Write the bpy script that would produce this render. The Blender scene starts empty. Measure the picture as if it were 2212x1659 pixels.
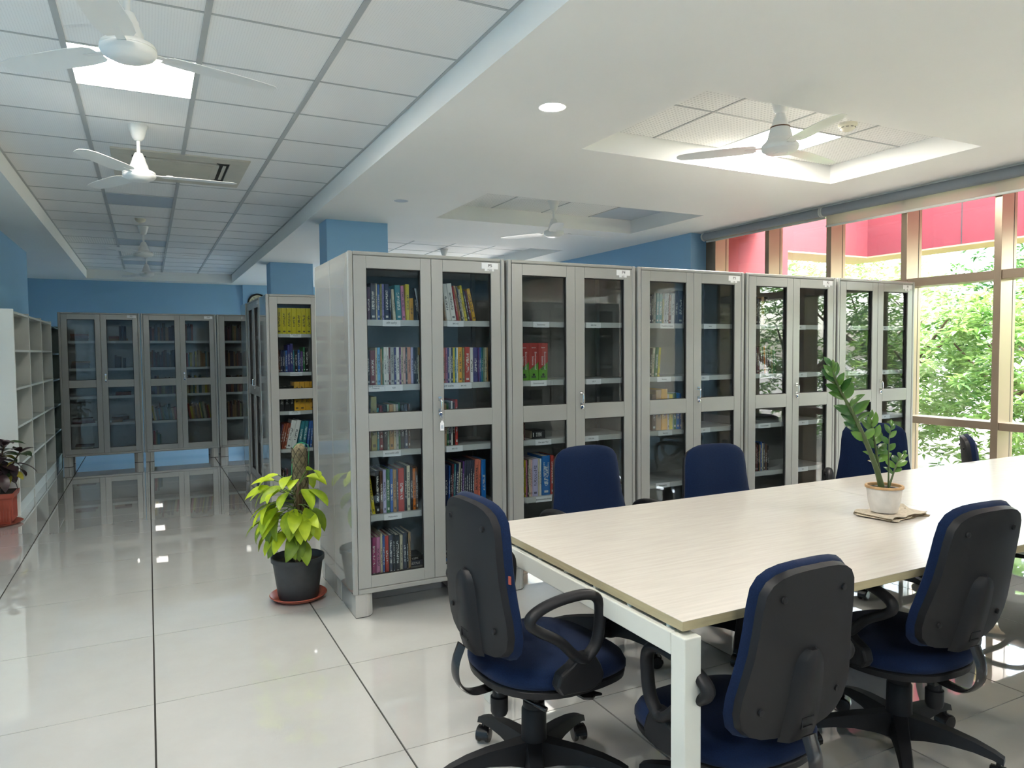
import bpy, bmesh, math, random
from mathutils import Vector, Matrix, Euler
sc = bpy.context.scene
COL = sc.collection
PI = math.pi
# ---------------------------------------------------------------- camera
cam_d = bpy.data.cameras.new('camera'); cam = bpy.data.objects.new('camera', cam_d); COL.objects.link(cam)
cam_d.sensor_width = 36.0; cam_d.lens = 25.2265; cam_d.clip_start = 0.05; cam_d.clip_end = 400
Rv = Vector((0.891765, -0.452421, -0.008371)); Uv = Vector((0.028317, 0.037333, 0.998902)); Fv = Vector((0.451612, 0.891023, -0.046104))
M = Matrix.Identity(4)
for i in range(3):
    M[i][0], M[i][1], M[i][2] = Rv[i], Uv[i], -Fv[i]
M[2][3] = 1.42825
cam.matrix_world = M
sc.camera = cam
# ---------------------------------------------------------------- sky, sun, exposure
vs = sc.view_settings
vs.view_transform = 'Standard'; vs.look = 'None'; vs.gamma = 1.0; vs.use_curve_mapping = False
vs.exposure = 1.85
world = bpy.data.worlds.new('world'); sc.world = world; world.use_nodes = True
wn = world.node_tree; wn.nodes.clear()
w_out = wn.nodes.new('ShaderNodeOutputWorld'); w_bg = wn.nodes.new('ShaderNodeBackground'); w_sky = wn.nodes.new('ShaderNodeTexSky')
w_sky.sky_type = 'NISHITA'; w_sky.sun_disc = False; w_sky.sun_elevation = math.radians(62); w_sky.sun_rotation = math.radians(150)
w_sky.air_density = 1.0; w_sky.dust_density = 3.5; w_sky.ozone_density = 1.0
w_bg.inputs['Strength'].default_value = 1.25
w_hs = wn.nodes.new('ShaderNodeHueSaturation'); w_hs.inputs['Saturation'].default_value = 0.55
wn.links.new(w_sky.outputs[0], w_hs.inputs['Color']); wn.links.new(w_hs.outputs[0], w_bg.inputs['Color']); wn.links.new(w_bg.outputs[0], w_out.inputs['Surface'])
sun_d = bpy.data.lights.new('sun', 'SUN'); sun_d.energy = 3.0; sun_d.angle = math.radians(1.0); sun_d.color = (1.0, 0.97, 0.92)
sun = bpy.data.objects.new('sun', sun_d); COL.objects.link(sun); sun.location = (12, -8, 20)
sun.rotation_euler = Vector((-0.30, 0.20, -0.933)).to_track_quat('-Z', 'Y').to_euler()
def portal(name, loc, rot, sx, sy):
    d = bpy.data.lights.new(name, 'AREA'); d.shape = 'RECTANGLE'; d.size = sx; d.size_y = sy; d.cycles.is_portal = True
    o = bpy.data.objects.new(name, d); COL.objects.link(o); o.location = loc; o.rotation_euler = rot
portal('window_daylight', (6.04, 3.85, 1.4), (0, math.radians(90), 0), 2.75, 5.2)
portal('rear_daylight', (6.04, -2.0, 1.45), (0, math.radians(90), 0), 2.3, 5.2)
cy = sc.cycles
cy.use_denoising = True
cy.max_bounces = 7; cy.diffuse_bounces = 4; cy.glossy_bounces = 4; cy.transmission_bounces = 3; cy.transparent_max_bounces = 14
cy.caustics_reflective = False; cy.caustics_refractive = False; cy.sample_clamp_indirect = 6.0
cy.use_adaptive_sampling = True; cy.adaptive_threshold = 0.05; cy.adaptive_min_samples = 20
# ---------------------------------------------------------------- helpers
def tag(o, label=None, cat=None, group=None, kind=None):
    if label: o['label'] = label
    if cat: o['category'] = cat
    if group: o['group'] = group
    if kind: o['kind'] = kind
    return o
def empty(name, loc=(0, 0, 0), rz=0.0, parent=None):
    o = bpy.data.objects.new(name, None); COL.objects.link(o); o.location = loc; o.rotation_euler = (0, 0, rz)
    o.empty_display_size = 0.1
    if parent: o.parent = parent
    return o
def link(name, data, parent=None, loc=None, rot=None, scale=None):
    o = bpy.data.objects.new(name, data); COL.objects.link(o)
    if parent: o.parent = parent
    if loc is not None: o.location = loc
    if rot is not None: o.rotation_euler = rot
    if scale is not None: o.scale = scale
    return o
class MB:
    """collects geometry, then becomes one mesh"""
    def __init__(s): s.v = []; s.f = []; s.m = []; s.cur = 0
    def mat(s, i): s.cur = i; return s
    def add(s, vs_, fs):
        b = len(s.v); s.v += [tuple(p) for p in vs_]
        for f in fs: s.f.append(tuple(b + i for i in f)); s.m.append(s.cur)
        return s
    def box(s, x0, x1, y0, y1, z0, z1, T=None):
        vs_ = [(x0, y0, z0), (x1, y0, z0), (x1, y1, z0), (x0, y1, z0), (x0, y0, z1), (x1, y0, z1), (x1, y1, z1), (x0, y1, z1)]
        if T is not None: vs_ = [T @ Vector(p) for p in vs_]
        return s.add(vs_, [(3, 2, 1, 0), (4, 5, 6, 7), (0, 1, 5, 4), (1, 2, 6, 5), (2, 3, 7, 6), (3, 0, 4, 7)])
    def lathe(s, prof, seg=24, c=(0, 0, 0), T=None, cap=True):
        vs_ = []
        for r, z in prof:
            for i in range(seg):
                a = 2 * PI * i / seg
                p = Vector((c[0] + r * math.cos(a), c[1] + r * math.sin(a), c[2] + z))
                vs_.append(T @ p if T is not None else p)
        fs = []
        for j in range(len(prof) - 1):
            for i in range(seg):
                k = (i + 1) % seg
                fs.append((j * seg + i, j * seg + k, (j + 1) * seg + k, (j + 1) * seg + i))
        if cap:
            fs.append(tuple(range(seg - 1, -1, -1)))
            n = (len(prof) - 1) * seg
            fs.append(tuple(range(n, n + seg)))
        return s.add(vs_, fs)
    def tube(s, pts, rad, seg=8, closed=False, flat=None):
        """swept round (or flat = (ry, rz) factors) section along pts"""
        pts = [Vector(p) for p in pts]; n = len(pts)
        rads = rad if isinstance(rad, (list, tuple)) else [rad] * n
        up = Vector((0, 0, 1)); vs_ = []
        prev = None
        for i, p in enumerate(pts):
            if closed: d = pts[(i + 1) % n] - pts[(i - 1) % n]
            else: d = pts[min(i + 1, n - 1)] - pts[max(i - 1, 0)]
            d.normalize()
            if prev is None:
                a = d.orthogonal() if abs(d.dot(Vector((0, 1, 0)))) > 0.95 else d.cross(Vector((0, 1, 0)))
                a = (Vector((0, 1, 0)) - d * d.y) if abs(d.y) < 0.95 else a
                a.normalize()
            else:
                a = prev - d * prev.dot(d); a.normalize()
            prev = a; b = d.cross(a)
            fa, fb = flat if flat else (1, 1)
            for k in range(seg):
                t = 2 * PI * k / seg
                vs_.append(p + a * (math.cos(t) * rads[i] * fa) + b * (math.sin(t) * rads[i] * fb))
        fs = []
        m = n if closed else n - 1
        for j in range(m):
            j2 = (j + 1) % n
            for k in range(seg):
                k2 = (k + 1) % seg
                fs.append((j * seg + k, j * seg + k2, j2 * seg + k2, j2 * seg + k))
        if not closed:
            fs.append(tuple(range(seg - 1, -1, -1))); fs.append(tuple(range((n - 1) * seg, n * seg)))
        return s.add(vs_, fs)
    def prism(s, poly, a0, a1, axis='z', T=None):
        """extrude a 2-d outline; axis z: (x,y)->z ; y: (x,z)->y ; x: (y,z)->x"""
        def P(p, a):
            q = {'z': (p[0], p[1], a), 'y': (p[0], a, p[1]), 'x': (a, p[0], p[1])}[axis]
            return T @ Vector(q) if T is not None else q
        n = len(poly)
        vs_ = [P(p, a0) for p in poly] + [P(p, a1) for p in poly]
        fs = [tuple(range(n - 1, -1, -1)), tuple(range(n, 2 * n))] + [(i, (i + 1) % n, n + (i + 1) % n, n + i) for i in range(n)]
        return s.add(vs_, fs)
    def grid(s, rows):
        n = len(rows[0]); vs_ = [p for r in rows for p in r]
        fs = [(j * n + i, j * n + i + 1, (j + 1) * n + i + 1, (j + 1) * n + i) for j in range(len(rows) - 1) for i in range(n - 1)]
        return s.add(vs_, fs)
    def mesh(s, name, mats, smooth=False, angle=None, fix=True):
        me = bpy.data.meshes.new(name); me.from_pydata(s.v, [], s.f)
        for m in (mats if isinstance(mats, (list, tuple)) else [mats]): me.materials.append(m)
        if len(me.materials) > 1: me.polygons.foreach_set('material_index', s.m)
        if fix:
            bm = bmesh.new(); bm.from_mesh(me); bmesh.ops.recalc_face_normals(bm, faces=bm.faces)
            if angle is not None:
                for e in bm.edges:
                    e.smooth = not (len(e.link_faces) == 2 and e.calc_face_angle(0) > math.radians(angle))
                smooth = True
            bm.to_mesh(me); bm.free()
        if smooth: me.polygons.foreach_set('use_smooth', [True] * len(me.polygons))
        me.update()
        return me
    def build(s, name, mats, parent=None, loc=None, rot=None, smooth=False, angle=None, bevel=None, seg=2):
        o = link(name, s.mesh(name, mats, smooth, angle), parent, loc, rot)
        if bevel: add_bevel(o, bevel, seg)
        return o
def add_bevel(o, w, seg=2):
    b = o.modifiers.new('bevel', 'BEVEL'); b.width = w; b.segments = seg; b.limit_method = 'ANGLE'; b.angle_limit = math.radians(40)
    b.harden_normals = False
    return o
def copy_tree(o, parent=None):
    c = o.copy(); COL.objects.link(c); c.parent = parent
    for ch in list(o.children): copy_tree(ch, c)
    return c
def spline(pts, n):
    """catmull-rom through pts"""
    pts = [Vector(p) for p in pts]; out = []
    P = [pts[0] * 2 - pts[1]] + pts + [pts[-1] * 2 - pts[-2]]
    m = len(pts) - 1
    for k in range(n + 1):
        t = k / n * m; i = min(int(t), m - 1); u = t - i
        a, b, c, d = P[i], P[i + 1], P[i + 2], P[i + 3]
        out.append(0.5 * ((2 * b) + (c - a) * u + (2 * a - 5 * b + 4 * c - d) * u * u + (3 * b - a - 3 * c + d) * u ** 3))
    return out
TEXTS = []
def text(name, s, mat_, size, parent, loc, rot=(PI / 2, 0, 0), align='CENTER', ext=0.0002):
    c = bpy.data.curves.new(name, 'FONT'); c.body = s; c.size = size; c.align_x = align; c.align_y = 'CENTER'; c.extrude = ext
    c.resolution_u = 2
    c.materials.append(mat_)
    o = link(name, c, parent, loc, rot); TEXTS.append(o)
    return o
# ---------------------------------------------------------------- materials
def srgb(h):
    h = h.lstrip('#'); r = []
    for i in (0, 2, 4):
        c = int(h[i:i + 2], 16) / 255.0
        r.append(c / 12.92 if c <= 0.04045 else ((c + 0.055) / 1.055) ** 2.4)
    return (r[0], r[1], r[2], 1.0)
def nodes(name):
    m = bpy.data.materials.new(name); m.use_nodes = True
    nt = m.node_tree; bs = nt.nodes['Principled BSDF']
    return m, nt, bs
def pbr(name, col, rough=0.5, metal=0.0, spec=0.5, noise=0.0, nscale=8.0, stretch=None, bump=0.0, bscale=60.0, coat=0.0, rvar=0.0, sheen=0.0):
    m, nt, bs = nodes(name)
    c = srgb(col) if isinstance(col, str) else tuple(col) + ((1.0,) if len(col) == 3 else ())
    bs.inputs['Base Color'].default_value = c; bs.inputs['Roughness'].default_value = rough; bs.inputs['Metallic'].default_value = metal
    bs.inputs['Specular IOR Level'].default_value = spec
    if coat: bs.inputs['Coat Weight'].default_value = coat; bs.inputs['Coat Roughness'].default_value = 0.05
    if sheen: bs.inputs['Sheen Weight'].default_value = sheen
    tc = nt.nodes.new('ShaderNodeTexCoord')
    src = tc.outputs['Object']
    if stretch:
        mp = nt.nodes.new('ShaderNodeMapping'); mp.inputs['Scale'].default_value = stretch; nt.links.new(src, mp.inputs[0]); src = mp.outputs[0]
    if noise or rvar:
        n = nt.nodes.new('ShaderNodeTexNoise'); n.inputs['Scale'].default_value = nscale; n.inputs['Detail'].default_value = 5.0
        nt.links.new(src, n.inputs['Vector'])
        if noise:
            r = nt.nodes.new('ShaderNodeValToRGB')
            r.color_ramp.elements[0].position = 0.3; r.color_ramp.elements[1].position = 0.7
            r.color_ramp.elements[0].color = tuple(x * (1 - noise) for x in c[:3]) + (1,)
            r.color_ramp.elements[1].color = tuple(min(1, x * (1 + noise * 0.6)) for x in c[:3]) + (1,)
            nt.links.new(n.outputs['Fac'], r.inputs[0]); nt.links.new(r.outputs[0], bs.inputs['Base Color'])
        if rvar:
            mr = nt.nodes.new('ShaderNodeMapRange'); mr.inputs[3].default_value = max(0, rough - rvar); mr.inputs[4].default_value = rough + rvar
            nt.links.new(n.outputs['Fac'], mr.inputs[0]); nt.links.new(mr.outputs[0], bs.inputs['Roughness'])
    if bump:
        n2 = nt.nodes.new('ShaderNodeTexNoise'); n2.inputs['Scale'].default_value = bscale; n2.inputs['Detail'].default_value = 3.0
        bp = nt.nodes.new('ShaderNodeBump'); bp.inputs['Strength'].default_value = bump; bp.inputs['Distance'].default_value = 0.002
        nt.links.new(tc.outputs['Object'], n2.inputs['Vector']); nt.links.new(n2.outputs['Fac'], bp.inputs['Height']); nt.links.new(bp.outputs[0], bs.inputs['Normal'])
    return m
def emit(name, col, strength):
    m, nt, bs = nodes(name)
    bs.inputs['Base Color'].default_value = srgb(col); bs.inputs['Emission Color'].default_value = srgb(col); bs.inputs['Emission Strength'].default_value = strength
    return m
def thin_glass(name, tint, ior=1.45, rough=0.0, gl=(1, 1, 1, 1)):
    m = bpy.data.materials.new(name); m.use_nodes = True; nt = m.node_tree; nt.nodes.clear()
    out = nt.nodes.new('ShaderNodeOutputMaterial'); mix = nt.nodes.new('ShaderNodeMixShader'); tr = nt.nodes.new('ShaderNodeBsdfTransparent')
    g = nt.nodes.new('ShaderNodeBsdfGlossy'); fr = nt.nodes.new('ShaderNodeFresnel')
    geo = nt.nodes.new('ShaderNodeNewGeometry')
    fr.inputs['IOR'].default_value = ior; tr.inputs['Color'].default_value = tint; g.inputs['Roughness'].default_value = rough; g.inputs['Color'].default_value = gl
    # a pane seen from its inner face must reflect like the outer one
    sel = nt.nodes.new('ShaderNodeMix'); sel.data_type = 'FLOAT'
    sel.inputs[2].default_value = ior
    sel.inputs[3].default_value = 1.0 / ior
    nt.links.new(geo.outputs['Backfacing'], sel.inputs[0])
    nt.links.new(fr.outputs[0], mix.inputs[0]); nt.links.new(tr.outputs[0], mix.inputs[1]); nt.links.new(g.outputs[0], mix.inputs[2])
    nt.links.new(sel.outputs[0], fr.inputs['IOR'])
    nt.links.new(mix.outputs[0], out.inputs['Surface'])
    return m
MT = {}
MT['cab'] = pbr('cabinet_grey_paint', '#999a96', 0.3, 0.15, 0.5, noise=0.04, nscale=3, bump=0.03, bscale=300)
MT['cab_side'] = pbr('cabinet_gloss_paint', '#92938e', 0.07, 0.1, 0.8, noise=0.05, nscale=2, bump=0.015, bscale=5, coat=0.6)
MT['shelflit'] = pbr('cabinet_shelf_lit_tone', '#bdbfbb', 0.35)  # lighter than the cabinet grey to paint in light on the shelf lips
MT['cab_foot'] = pbr('cabinet_foot_plastic', '#a8a7a2', 0.35)
MT['rubber'] = pbr('black_rubber', '#141414', 0.6)
MT['chrome'] = pbr('chrome', '#d8d8d8', 0.15, 1.0)
MT['lockblue'] = pbr('lock_blue_ring', '#27476e', 0.3)
MT['card'] = pbr('white_card', '#e8e9ea', 0.5)
MT['ink'] = pbr('black_print', '#101010', 0.6)
MT['cabglass'] = thin_glass('cabinet_glass', (0.82, 0.85, 0.86, 1), 1.46)
MT['winglass'] = thin_glass('window_glass', (0.94, 0.97, 0.96, 1), 1.45)
MT['gypsum'] = pbr('white_gypsum_paint', '#f3f3ef', 0.7, 0, 0.3, noise=0.015, nscale=1.5)
MT['tee'] = pbr('ceiling_grid_metal', '#b4b7b6', 0.45)
MT['blue'] = pbr('blue_wall_paint', '#8fbadb', 0.55, 0, 0.35, noise=0.03, nscale=1.2)
MT['white_lam'] = pbr('white_laminate', '#e2e6e0', 0.35)
MT['alu'] = pbr('brown_anodised_aluminium', '#9d8b78', 0.28, 0.55, 0.5)
MT['roller'] = pbr('grey_roller_fabric', '#8f969b', 0.8)
MT['bar'] = pbr('blind_bar_plastic', '#c9ccc6', 0.4)
MT['chairblk'] = pbr('black_chair_plastic', '#191a1d', 0.5, 0, 0.25, bump=0.12, bscale=700)
MT['chairgloss'] = pbr('black_glossy_plastic', '#1c1c1e', 0.25)
MT['fabric'] = pbr('navy_seat_fabric', '#0e1e3b', 0.9, 0, 0.15, noise=0.25, nscale=260, bump=0.25, bscale=900, sheen=0.05)
MT['tabletop'] = pbr('pale_grain_laminate', '#bfbab1', 0.22, 0, 0.5, noise=0.07, nscale=9, stretch=(0.6, 9, 9), bump=0.02, bscale=40)
MT['edge'] = pbr('wood_edge_band', '#a39878', 0.45, noise=0.12, nscale=10, stretch=(0.8, 0.8, 12))
MT['tableleg'] = pbr('white_powder_coat', '#c6c8c0', 0.35, noise=0.04, nscale=7)
MT['soil'] = pbr('dark_soil', '#2b2119', 0.95, noise=0.4, nscale=60, bump=0.8, bscale=120)
MT['blackpot'] = pbr('black_plastic_pot', '#343638', 0.5, noise=0.15, nscale=30)
MT['terracotta'] = pbr('terracotta_plastic', '#9c4a38', 0.45, noise=0.08, nscale=12)
MT['whitepot'] = pbr('whitewashed_pot', '#cfcac2', 0.75, noise=0.12, nscale=25, bump=0.2, bscale=80)
MT['potrim'] = pbr('stained_pot_rim', '#b58f63', 0.7, noise=0.25, nscale=30)
MT['moss'] = pbr('coir_moss', '#6d654d', 0.95, noise=0.5, nscale=70, bump=1.0, bscale=120)
MT['net'] = pbr('green_net', '#2f9a5c', 0.5)
MT['bark'] = pbr('brown_bark', '#5b4a37', 0.9, noise=0.3, nscale=30)
MT['stem'] = pbr('green_stem', '#4d6a2a', 0.5, noise=0.15, nscale=20)
MT['zzstem'] = pbr('dark_green_stem', '#4b5a35', 0.5, noise=0.2, nscale=30)
MT['paperdark'] = pbr('browned_newsprint', '#75654c', 0.9, noise=0.35, nscale=50)
MT['paper'] = pbr('old_newsprint', '#b9ae9b', 0.85, noise=0.25, nscale=70)
MT['whiteplastic'] = pbr('white_fan_enamel', '#ecece8', 0.3, 0, 0.5)
MT['oldplastic'] = pbr('aged_ivory_enamel', '#d6d2bd', 0.4)
MT['ac'] = pbr('aged_air_con_plastic', '#cfcabb', 0.5, noise=0.05, nscale=6)
MT['acdark'] = pbr('air_con_slot', '#3b3a36', 0.7)
MT['lampon'] = emit('lit_panel', '#fff8ee', 18.0)
MT['lampon_small'] = emit('lit_downlight', '#fdfaf5', 28.0)
MT['lampoff'] = pbr('unlit_panel', '#b9c3cc', 0.5)
MT['red'] = pbr('red_render', '#7f3036', 0.8, noise=0.06, nscale=3)
MT['cream'] = pbr('cream_render', '#b59a74', 0.8)
MT['asphalt'] = pbr('grey_paving', '#8f877f', 0.9, noise=0.15, nscale=3)
MT['grass'] = pbr('neutral_ground', '#8b837a', 0.9, noise=0.3, nscale=6)  # lawn toned neutral so its bounce does not turn the room green
MT['rust'] = pbr('rusty_steel', '#6b4a32', 0.8, noise=0.3, nscale=40)
def leaf_mat(name, col, col2, rough=0.35, trans=0.35, scale=14):
    m, nt, bs = nodes(name)
    tc = nt.nodes.new('ShaderNodeTexCoord'); n = nt.nodes.new('ShaderNodeTexNoise'); n.inputs['Scale'].default_value = scale
    oi = nt.nodes.new('ShaderNodeObjectInfo'); ad = nt.nodes.new('ShaderNodeMath'); ad.operation = 'MULTIPLY_ADD'; ad.inputs[1].default_value = 0.5
    nt.links.new(tc.outputs['Object'], n.inputs['Vector']); nt.links.new(oi.outputs['Random'], ad.inputs[0])
    sb = nt.nodes.new('ShaderNodeMath'); sb.operation = 'SUBTRACT'; sb.inputs[1].default_value = 0.25
    nt.links.new(n.outputs['Fac'], sb.inputs[0]); nt.links.new(sb.outputs[0], ad.inputs[2])
    r = nt.nodes.new('ShaderNodeValToRGB'); r.color_ramp.elements[0].position = 0.25; r.color_ramp.elements[1].position = 0.75
    r.color_ramp.elements[0].color = srgb(col); r.color_ramp.elements[1].color = srgb(col2)
    nt.links.new(ad.outputs[0], r.inputs[0]); nt.links.new(r.outputs[0], bs.inputs['Base Color'])
    bs.inputs['Roughness'].default_value = rough
    out = nt.nodes['Material Output']; tl = nt.nodes.new('ShaderNodeBsdfTranslucent'); mx = nt.nodes.new('ShaderNodeMixShader'); mx.inputs[0].default_value = trans
    nt.links.new(r.outputs[0], tl.inputs['Color']); nt.links.new(bs.outputs[0], mx.inputs[1]); nt.links.new(tl.outputs[0], mx.inputs[2]); nt.links.new(mx.outputs[0], out.inputs['Surface'])
    return m
MT['lime'] = leaf_mat('lime_leaf', '#7f9a1a', '#b9cc2c', 0.5, 0.3)
MT['limedark'] = leaf_mat('darker_lime_leaf', '#4c6816', '#7f9a20', 0.5, 0.25)  # darker greens, mostly for the lower leaves
MT['zz'] = leaf_mat('zz_leaf', '#2f5526', '#678c40', 0.25, 0.15, 8)
MT['croton'] = leaf_mat('croton_leaf', '#2a2226', '#4a3338', 0.35, 0.1, 20)
MT['croton_g'] = leaf_mat('croton_green_leaf', '#22371f', '#3f5a2c', 0.35, 0.1, 20)
MT['croton_y'] = leaf_mat('croton_yellow_leaf', '#7a7a2c', '#b3a946', 0.4, 0.2, 20)
MT['tree1'] = leaf_mat('bright_tree_leaf', '#527e3a', '#a3bf6c', 0.4, 0.38, 2)
MT['tree2'] = leaf_mat('deep_tree_leaf', '#365c2c', '#70964e', 0.4, 0.32, 2)
MT['tree3'] = leaf_mat('bleached_tree_leaf', '#86a660', '#dedbc2', 0.5, 0.4, 3)  # near-white tone paints in the glare of overexposed leaves
def ceiling_tile_mat(name, dots, col='#dcdcd8', ds=36.0, dark=0.72):
    m, nt, bs = nodes(name); bs.inputs['Roughness'].default_value = 0.8; bs.inputs['Specular IOR Level'].default_value = 0.2
    c = srgb(col); bs.inputs['Base Color'].default_value = c
    tc = nt.nodes.new('ShaderNodeTexCoord'); sc_ = nt.nodes.new('ShaderNodeVectorMath'); sc_.operation = 'SCALE'; sc_.inputs['Scale'].default_value = ds
    fr = nt.nodes.new('ShaderNodeVectorMath'); fr.operation = 'FRACTION'; sp = nt.nodes.new('ShaderNodeSeparateXYZ')
    nt.links.new(tc.outputs['Object'], sc_.inputs[0]); nt.links.new(sc_.outputs[0], fr.inputs[0]); nt.links.new(fr.outputs[0], sp.inputs[0])
    def dist(o):
        a = nt.nodes.new('ShaderNodeMath'); a.operation = 'SUBTRACT'; a.inputs[1].default_value = 0.5; nt.links.new(o, a.inputs[0])
        b = nt.nodes.new('ShaderNodeMath'); b.operation = 'POWER'; b.inputs[1].default_value = 2.0
        ab = nt.nodes.new('ShaderNodeMath'); ab.operation = 'ABSOLUTE'; nt.links.new(a.outputs[0], ab.inputs[0]); nt.links.new(ab.outputs[0], b.inputs[0])
        return b.outputs[0]
    s = nt.nodes.new('ShaderNodeMath'); s.operation = 'ADD'; nt.links.new(dist(sp.outputs[0]), s.inputs[0]); nt.links.new(dist(sp.outputs[1]), s.inputs[1])
    lt = nt.nodes.new('ShaderNodeMath'); lt.operation = 'LESS_THAN'; lt.inputs[1].default_value = dots; nt.links.new(s.outputs[0], lt.inputs[0])
    mx = nt.nodes.new('ShaderNodeMix'); mx.data_type = 'RGBA'; mx.inputs[6].default_value = c; mx.inputs[7].default_value = tuple(x * dark for x in c[:3]) + (1,)
    nt.links.new(lt.outputs[0], mx.inputs[0]); nt.links.new(mx.outputs[2], bs.inputs['Base Color'])
    return m
MT['ctile'] = ceiling_tile_mat('mineral_ceiling_tile', 0.03, '#efefed', 80.0, 0.85)
MT['ptile'] = ceiling_tile_mat('perforated_ceiling_tile', 0.06, '#f2f2ee', 36.0, 0.74)
def floor_mat():
    m, nt, bs = nodes('vitrified_floor_tile')
    bs.inputs['Roughness'].default_value = 0.03; bs.inputs['IOR'].default_value = 1.6; bs.inputs['Specular IOR Level'].default_value = 0.7; bs.inputs['Coat Weight'].default_value = 1.0; bs.inputs['Coat IOR'].default_value = 1.9; bs.inputs['Coat Roughness'].default_value = 0.012
    tc = nt.nodes.new('ShaderNodeTexCoord'); oi = nt.nodes.new('ShaderNodeObjectInfo')
    ad = nt.nodes.new('ShaderNodeVectorMath'); ad.operation = 'ADD'; nt.links.new(tc.outputs['Object'], ad.inputs[0]); nt.links.new(oi.outputs['Location'], ad.inputs[1])
    n = nt.nodes.new('ShaderNodeTexNoise'); n.inputs['Scale'].default_value = 3.0; n.inputs['Detail'].default_value = 6; n.inputs['Roughness'].default_value = 0.65
    nt.links.new(ad.outputs[0], n.inputs['Vector'])
    r = nt.nodes.new('ShaderNodeValToRGB'); r.color_ramp.elements[0].position = 0.3; r.color_ramp.elements[1].position = 0.75
    r.color_ramp.elements[0].color = srgb('#bab9b4'); r.color_ramp.elements[1].color = srgb('#c2c1bc')
    nt.links.new(n.outputs['Fac'], r.inputs[0]); nt.links.new(r.outputs[0], bs.inputs['Base Color'])
    n2 = nt.nodes.new('ShaderNodeTexNoise'); n2.inputs['Scale'].default_value = 5.0; n2.inputs['Detail'].default_value = 8
    nt.links.new(ad.outputs[0], n2.inputs['Vector'])
    mr = nt.nodes.new('ShaderNodeMapRange'); mr.inputs[1].default_value = 0.35; mr.inputs[2].default_value = 0.8; mr.inputs[3].default_value = 0.015; mr.inputs[4].default_value = 0.06
    nt.links.new(n2.outputs['Fac'], mr.inputs[0]); nt.links.new(mr.outputs[0], bs.inputs['Roughness'])
    return m
MT['floor'] = floor_mat()
MT['grout'] = pbr('dark_grout', '#262622', 0.8)
def fabric_blind():
    m = bpy.data.materials.new('screen_blind_fabric'); m.use_nodes = True; nt = m.node_tree; nt.nodes.clear()
    out = nt.nodes.new('ShaderNodeOutputMaterial'); d = nt.nodes.new('ShaderNodeBsdfDiffuse'); t = nt.nodes.new('ShaderNodeBsdfTranslucent'); tr = nt.nodes.new('ShaderNodeBsdfTransparent')
    for s in (d, t): s.inputs['Color'].default_value = srgb('#d5d2c6')
    a = nt.nodes.new('ShaderNodeMixShader'); a.inputs[0].default_value = 0.5; b = nt.nodes.new('ShaderNodeMixShader'); b.inputs[0].default_value = 0.3
    nt.links.new(d.outputs[0], a.inputs[1]); nt.links.new(t.outputs[0], a.inputs[2]); nt.links.new(a.outputs[0], b.inputs[1]); nt.links.new(tr.outputs[0], b.inputs[2]); nt.links.new(b.outputs[0], out.inputs['Surface'])
    return m
MT['blind'] = fabric_blind()
def book_mat(name, light):
    m, nt, bs = nodes(name); bs.inputs['Roughness'].default_value = 0.4
    oi = nt.nodes.new('ShaderNodeObjectInfo'); tc = nt.nodes.new('ShaderNodeTexCoord'); sp = nt.nodes.new('ShaderNodeSeparateXYZ'); nt.links.new(tc.outputs['Generated'], sp.inputs[0])
    def mth(op, a, b):
        k = nt.nodes.new('ShaderNodeMath'); k.operation = op
        for i, q in enumerate((a, b)):
            if q is None: continue
            if isinstance(q, (int, float)): k.inputs[i].default_value = q
            else: nt.links.new(q, k.inputs[i])
        return k.outputs[0]
    cx = mth('LESS_THAN', mth('ABSOLUTE', mth('SUBTRACT', sp.outputs[0], 0.5), None), 0.24)
    top = mth('ADD', mth('MULTIPLY', oi.outputs['Random'], 0.25), 0.62)
    z1 = mth('LESS_THAN', sp.outputs[2], top); z0 = mth('GREATER_THAN', sp.outputs[2], 0.28)
    cmb = nt.nodes.new('ShaderNodeCombineXYZ'); nt.links.new(mth('MULTIPLY', sp.outputs[0], 2.2), cmb.inputs[0]); nt.links.new(mth('MULTIPLY', oi.outputs['Random'], 37.0), cmb.inputs[1]); nt.links.new(mth('MULTIPLY', sp.outputs[2], 26.0), cmb.inputs[2])
    n = nt.nodes.new('ShaderNodeTexNoise'); n.inputs['Scale'].default_value = 1.6; n.inputs['Detail'].default_value = 3; nt.links.new(cmb.outputs[0], n.inputs['Vector'])
    ltr = mth('GREATER_THAN', n.outputs['Fac'], 0.5)
    msk = mth('MULTIPLY', mth('MULTIPLY', cx, mth('MULTIPLY', z0, z1)), ltr)
    # publisher's mark near the foot of the spine
    pm = mth('MULTIPLY', mth('LESS_THAN', mth('ABSOLUTE', mth('SUBTRACT', sp.outputs[2], 0.09), None), 0.028), mth('MULTIPLY', cx, mth('GREATER_THAN', oi.outputs['Random'], 0.35)))
    msk = mth('MAXIMUM', msk, pm)
    mx = nt.nodes.new('ShaderNodeMix'); mx.data_type = 'RGBA'
    nt.links.new(mth('MULTIPLY', msk, 0.8), mx.inputs[0]); nt.links.new(oi.outputs['Color'], mx.inputs[6])
    mx.inputs[7].default_value = (0.75, 0.74, 0.68, 1) if light else (0.03, 0.03, 0.045, 1)
    nt.links.new(mx.outputs[2], bs.inputs['Base Color'])
    return m
MT['book_l'] = book_mat('book_cover_pale_title', True)
MT['book_d'] = book_mat('book_cover_dark_title', False)
MT['pages'] = pbr('book_pages', '#cfc6b0', 0.9, noise=0.1, nscale=300, stretch=(1, 0.02, 0.02))
# ================================================================ the setting
ZB, ZT = 2.77, 2.93            # gypsum soffit, tiled recesses
XL, XW = -1.38, 5.80           # left wall face, inner face of the mullions
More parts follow.
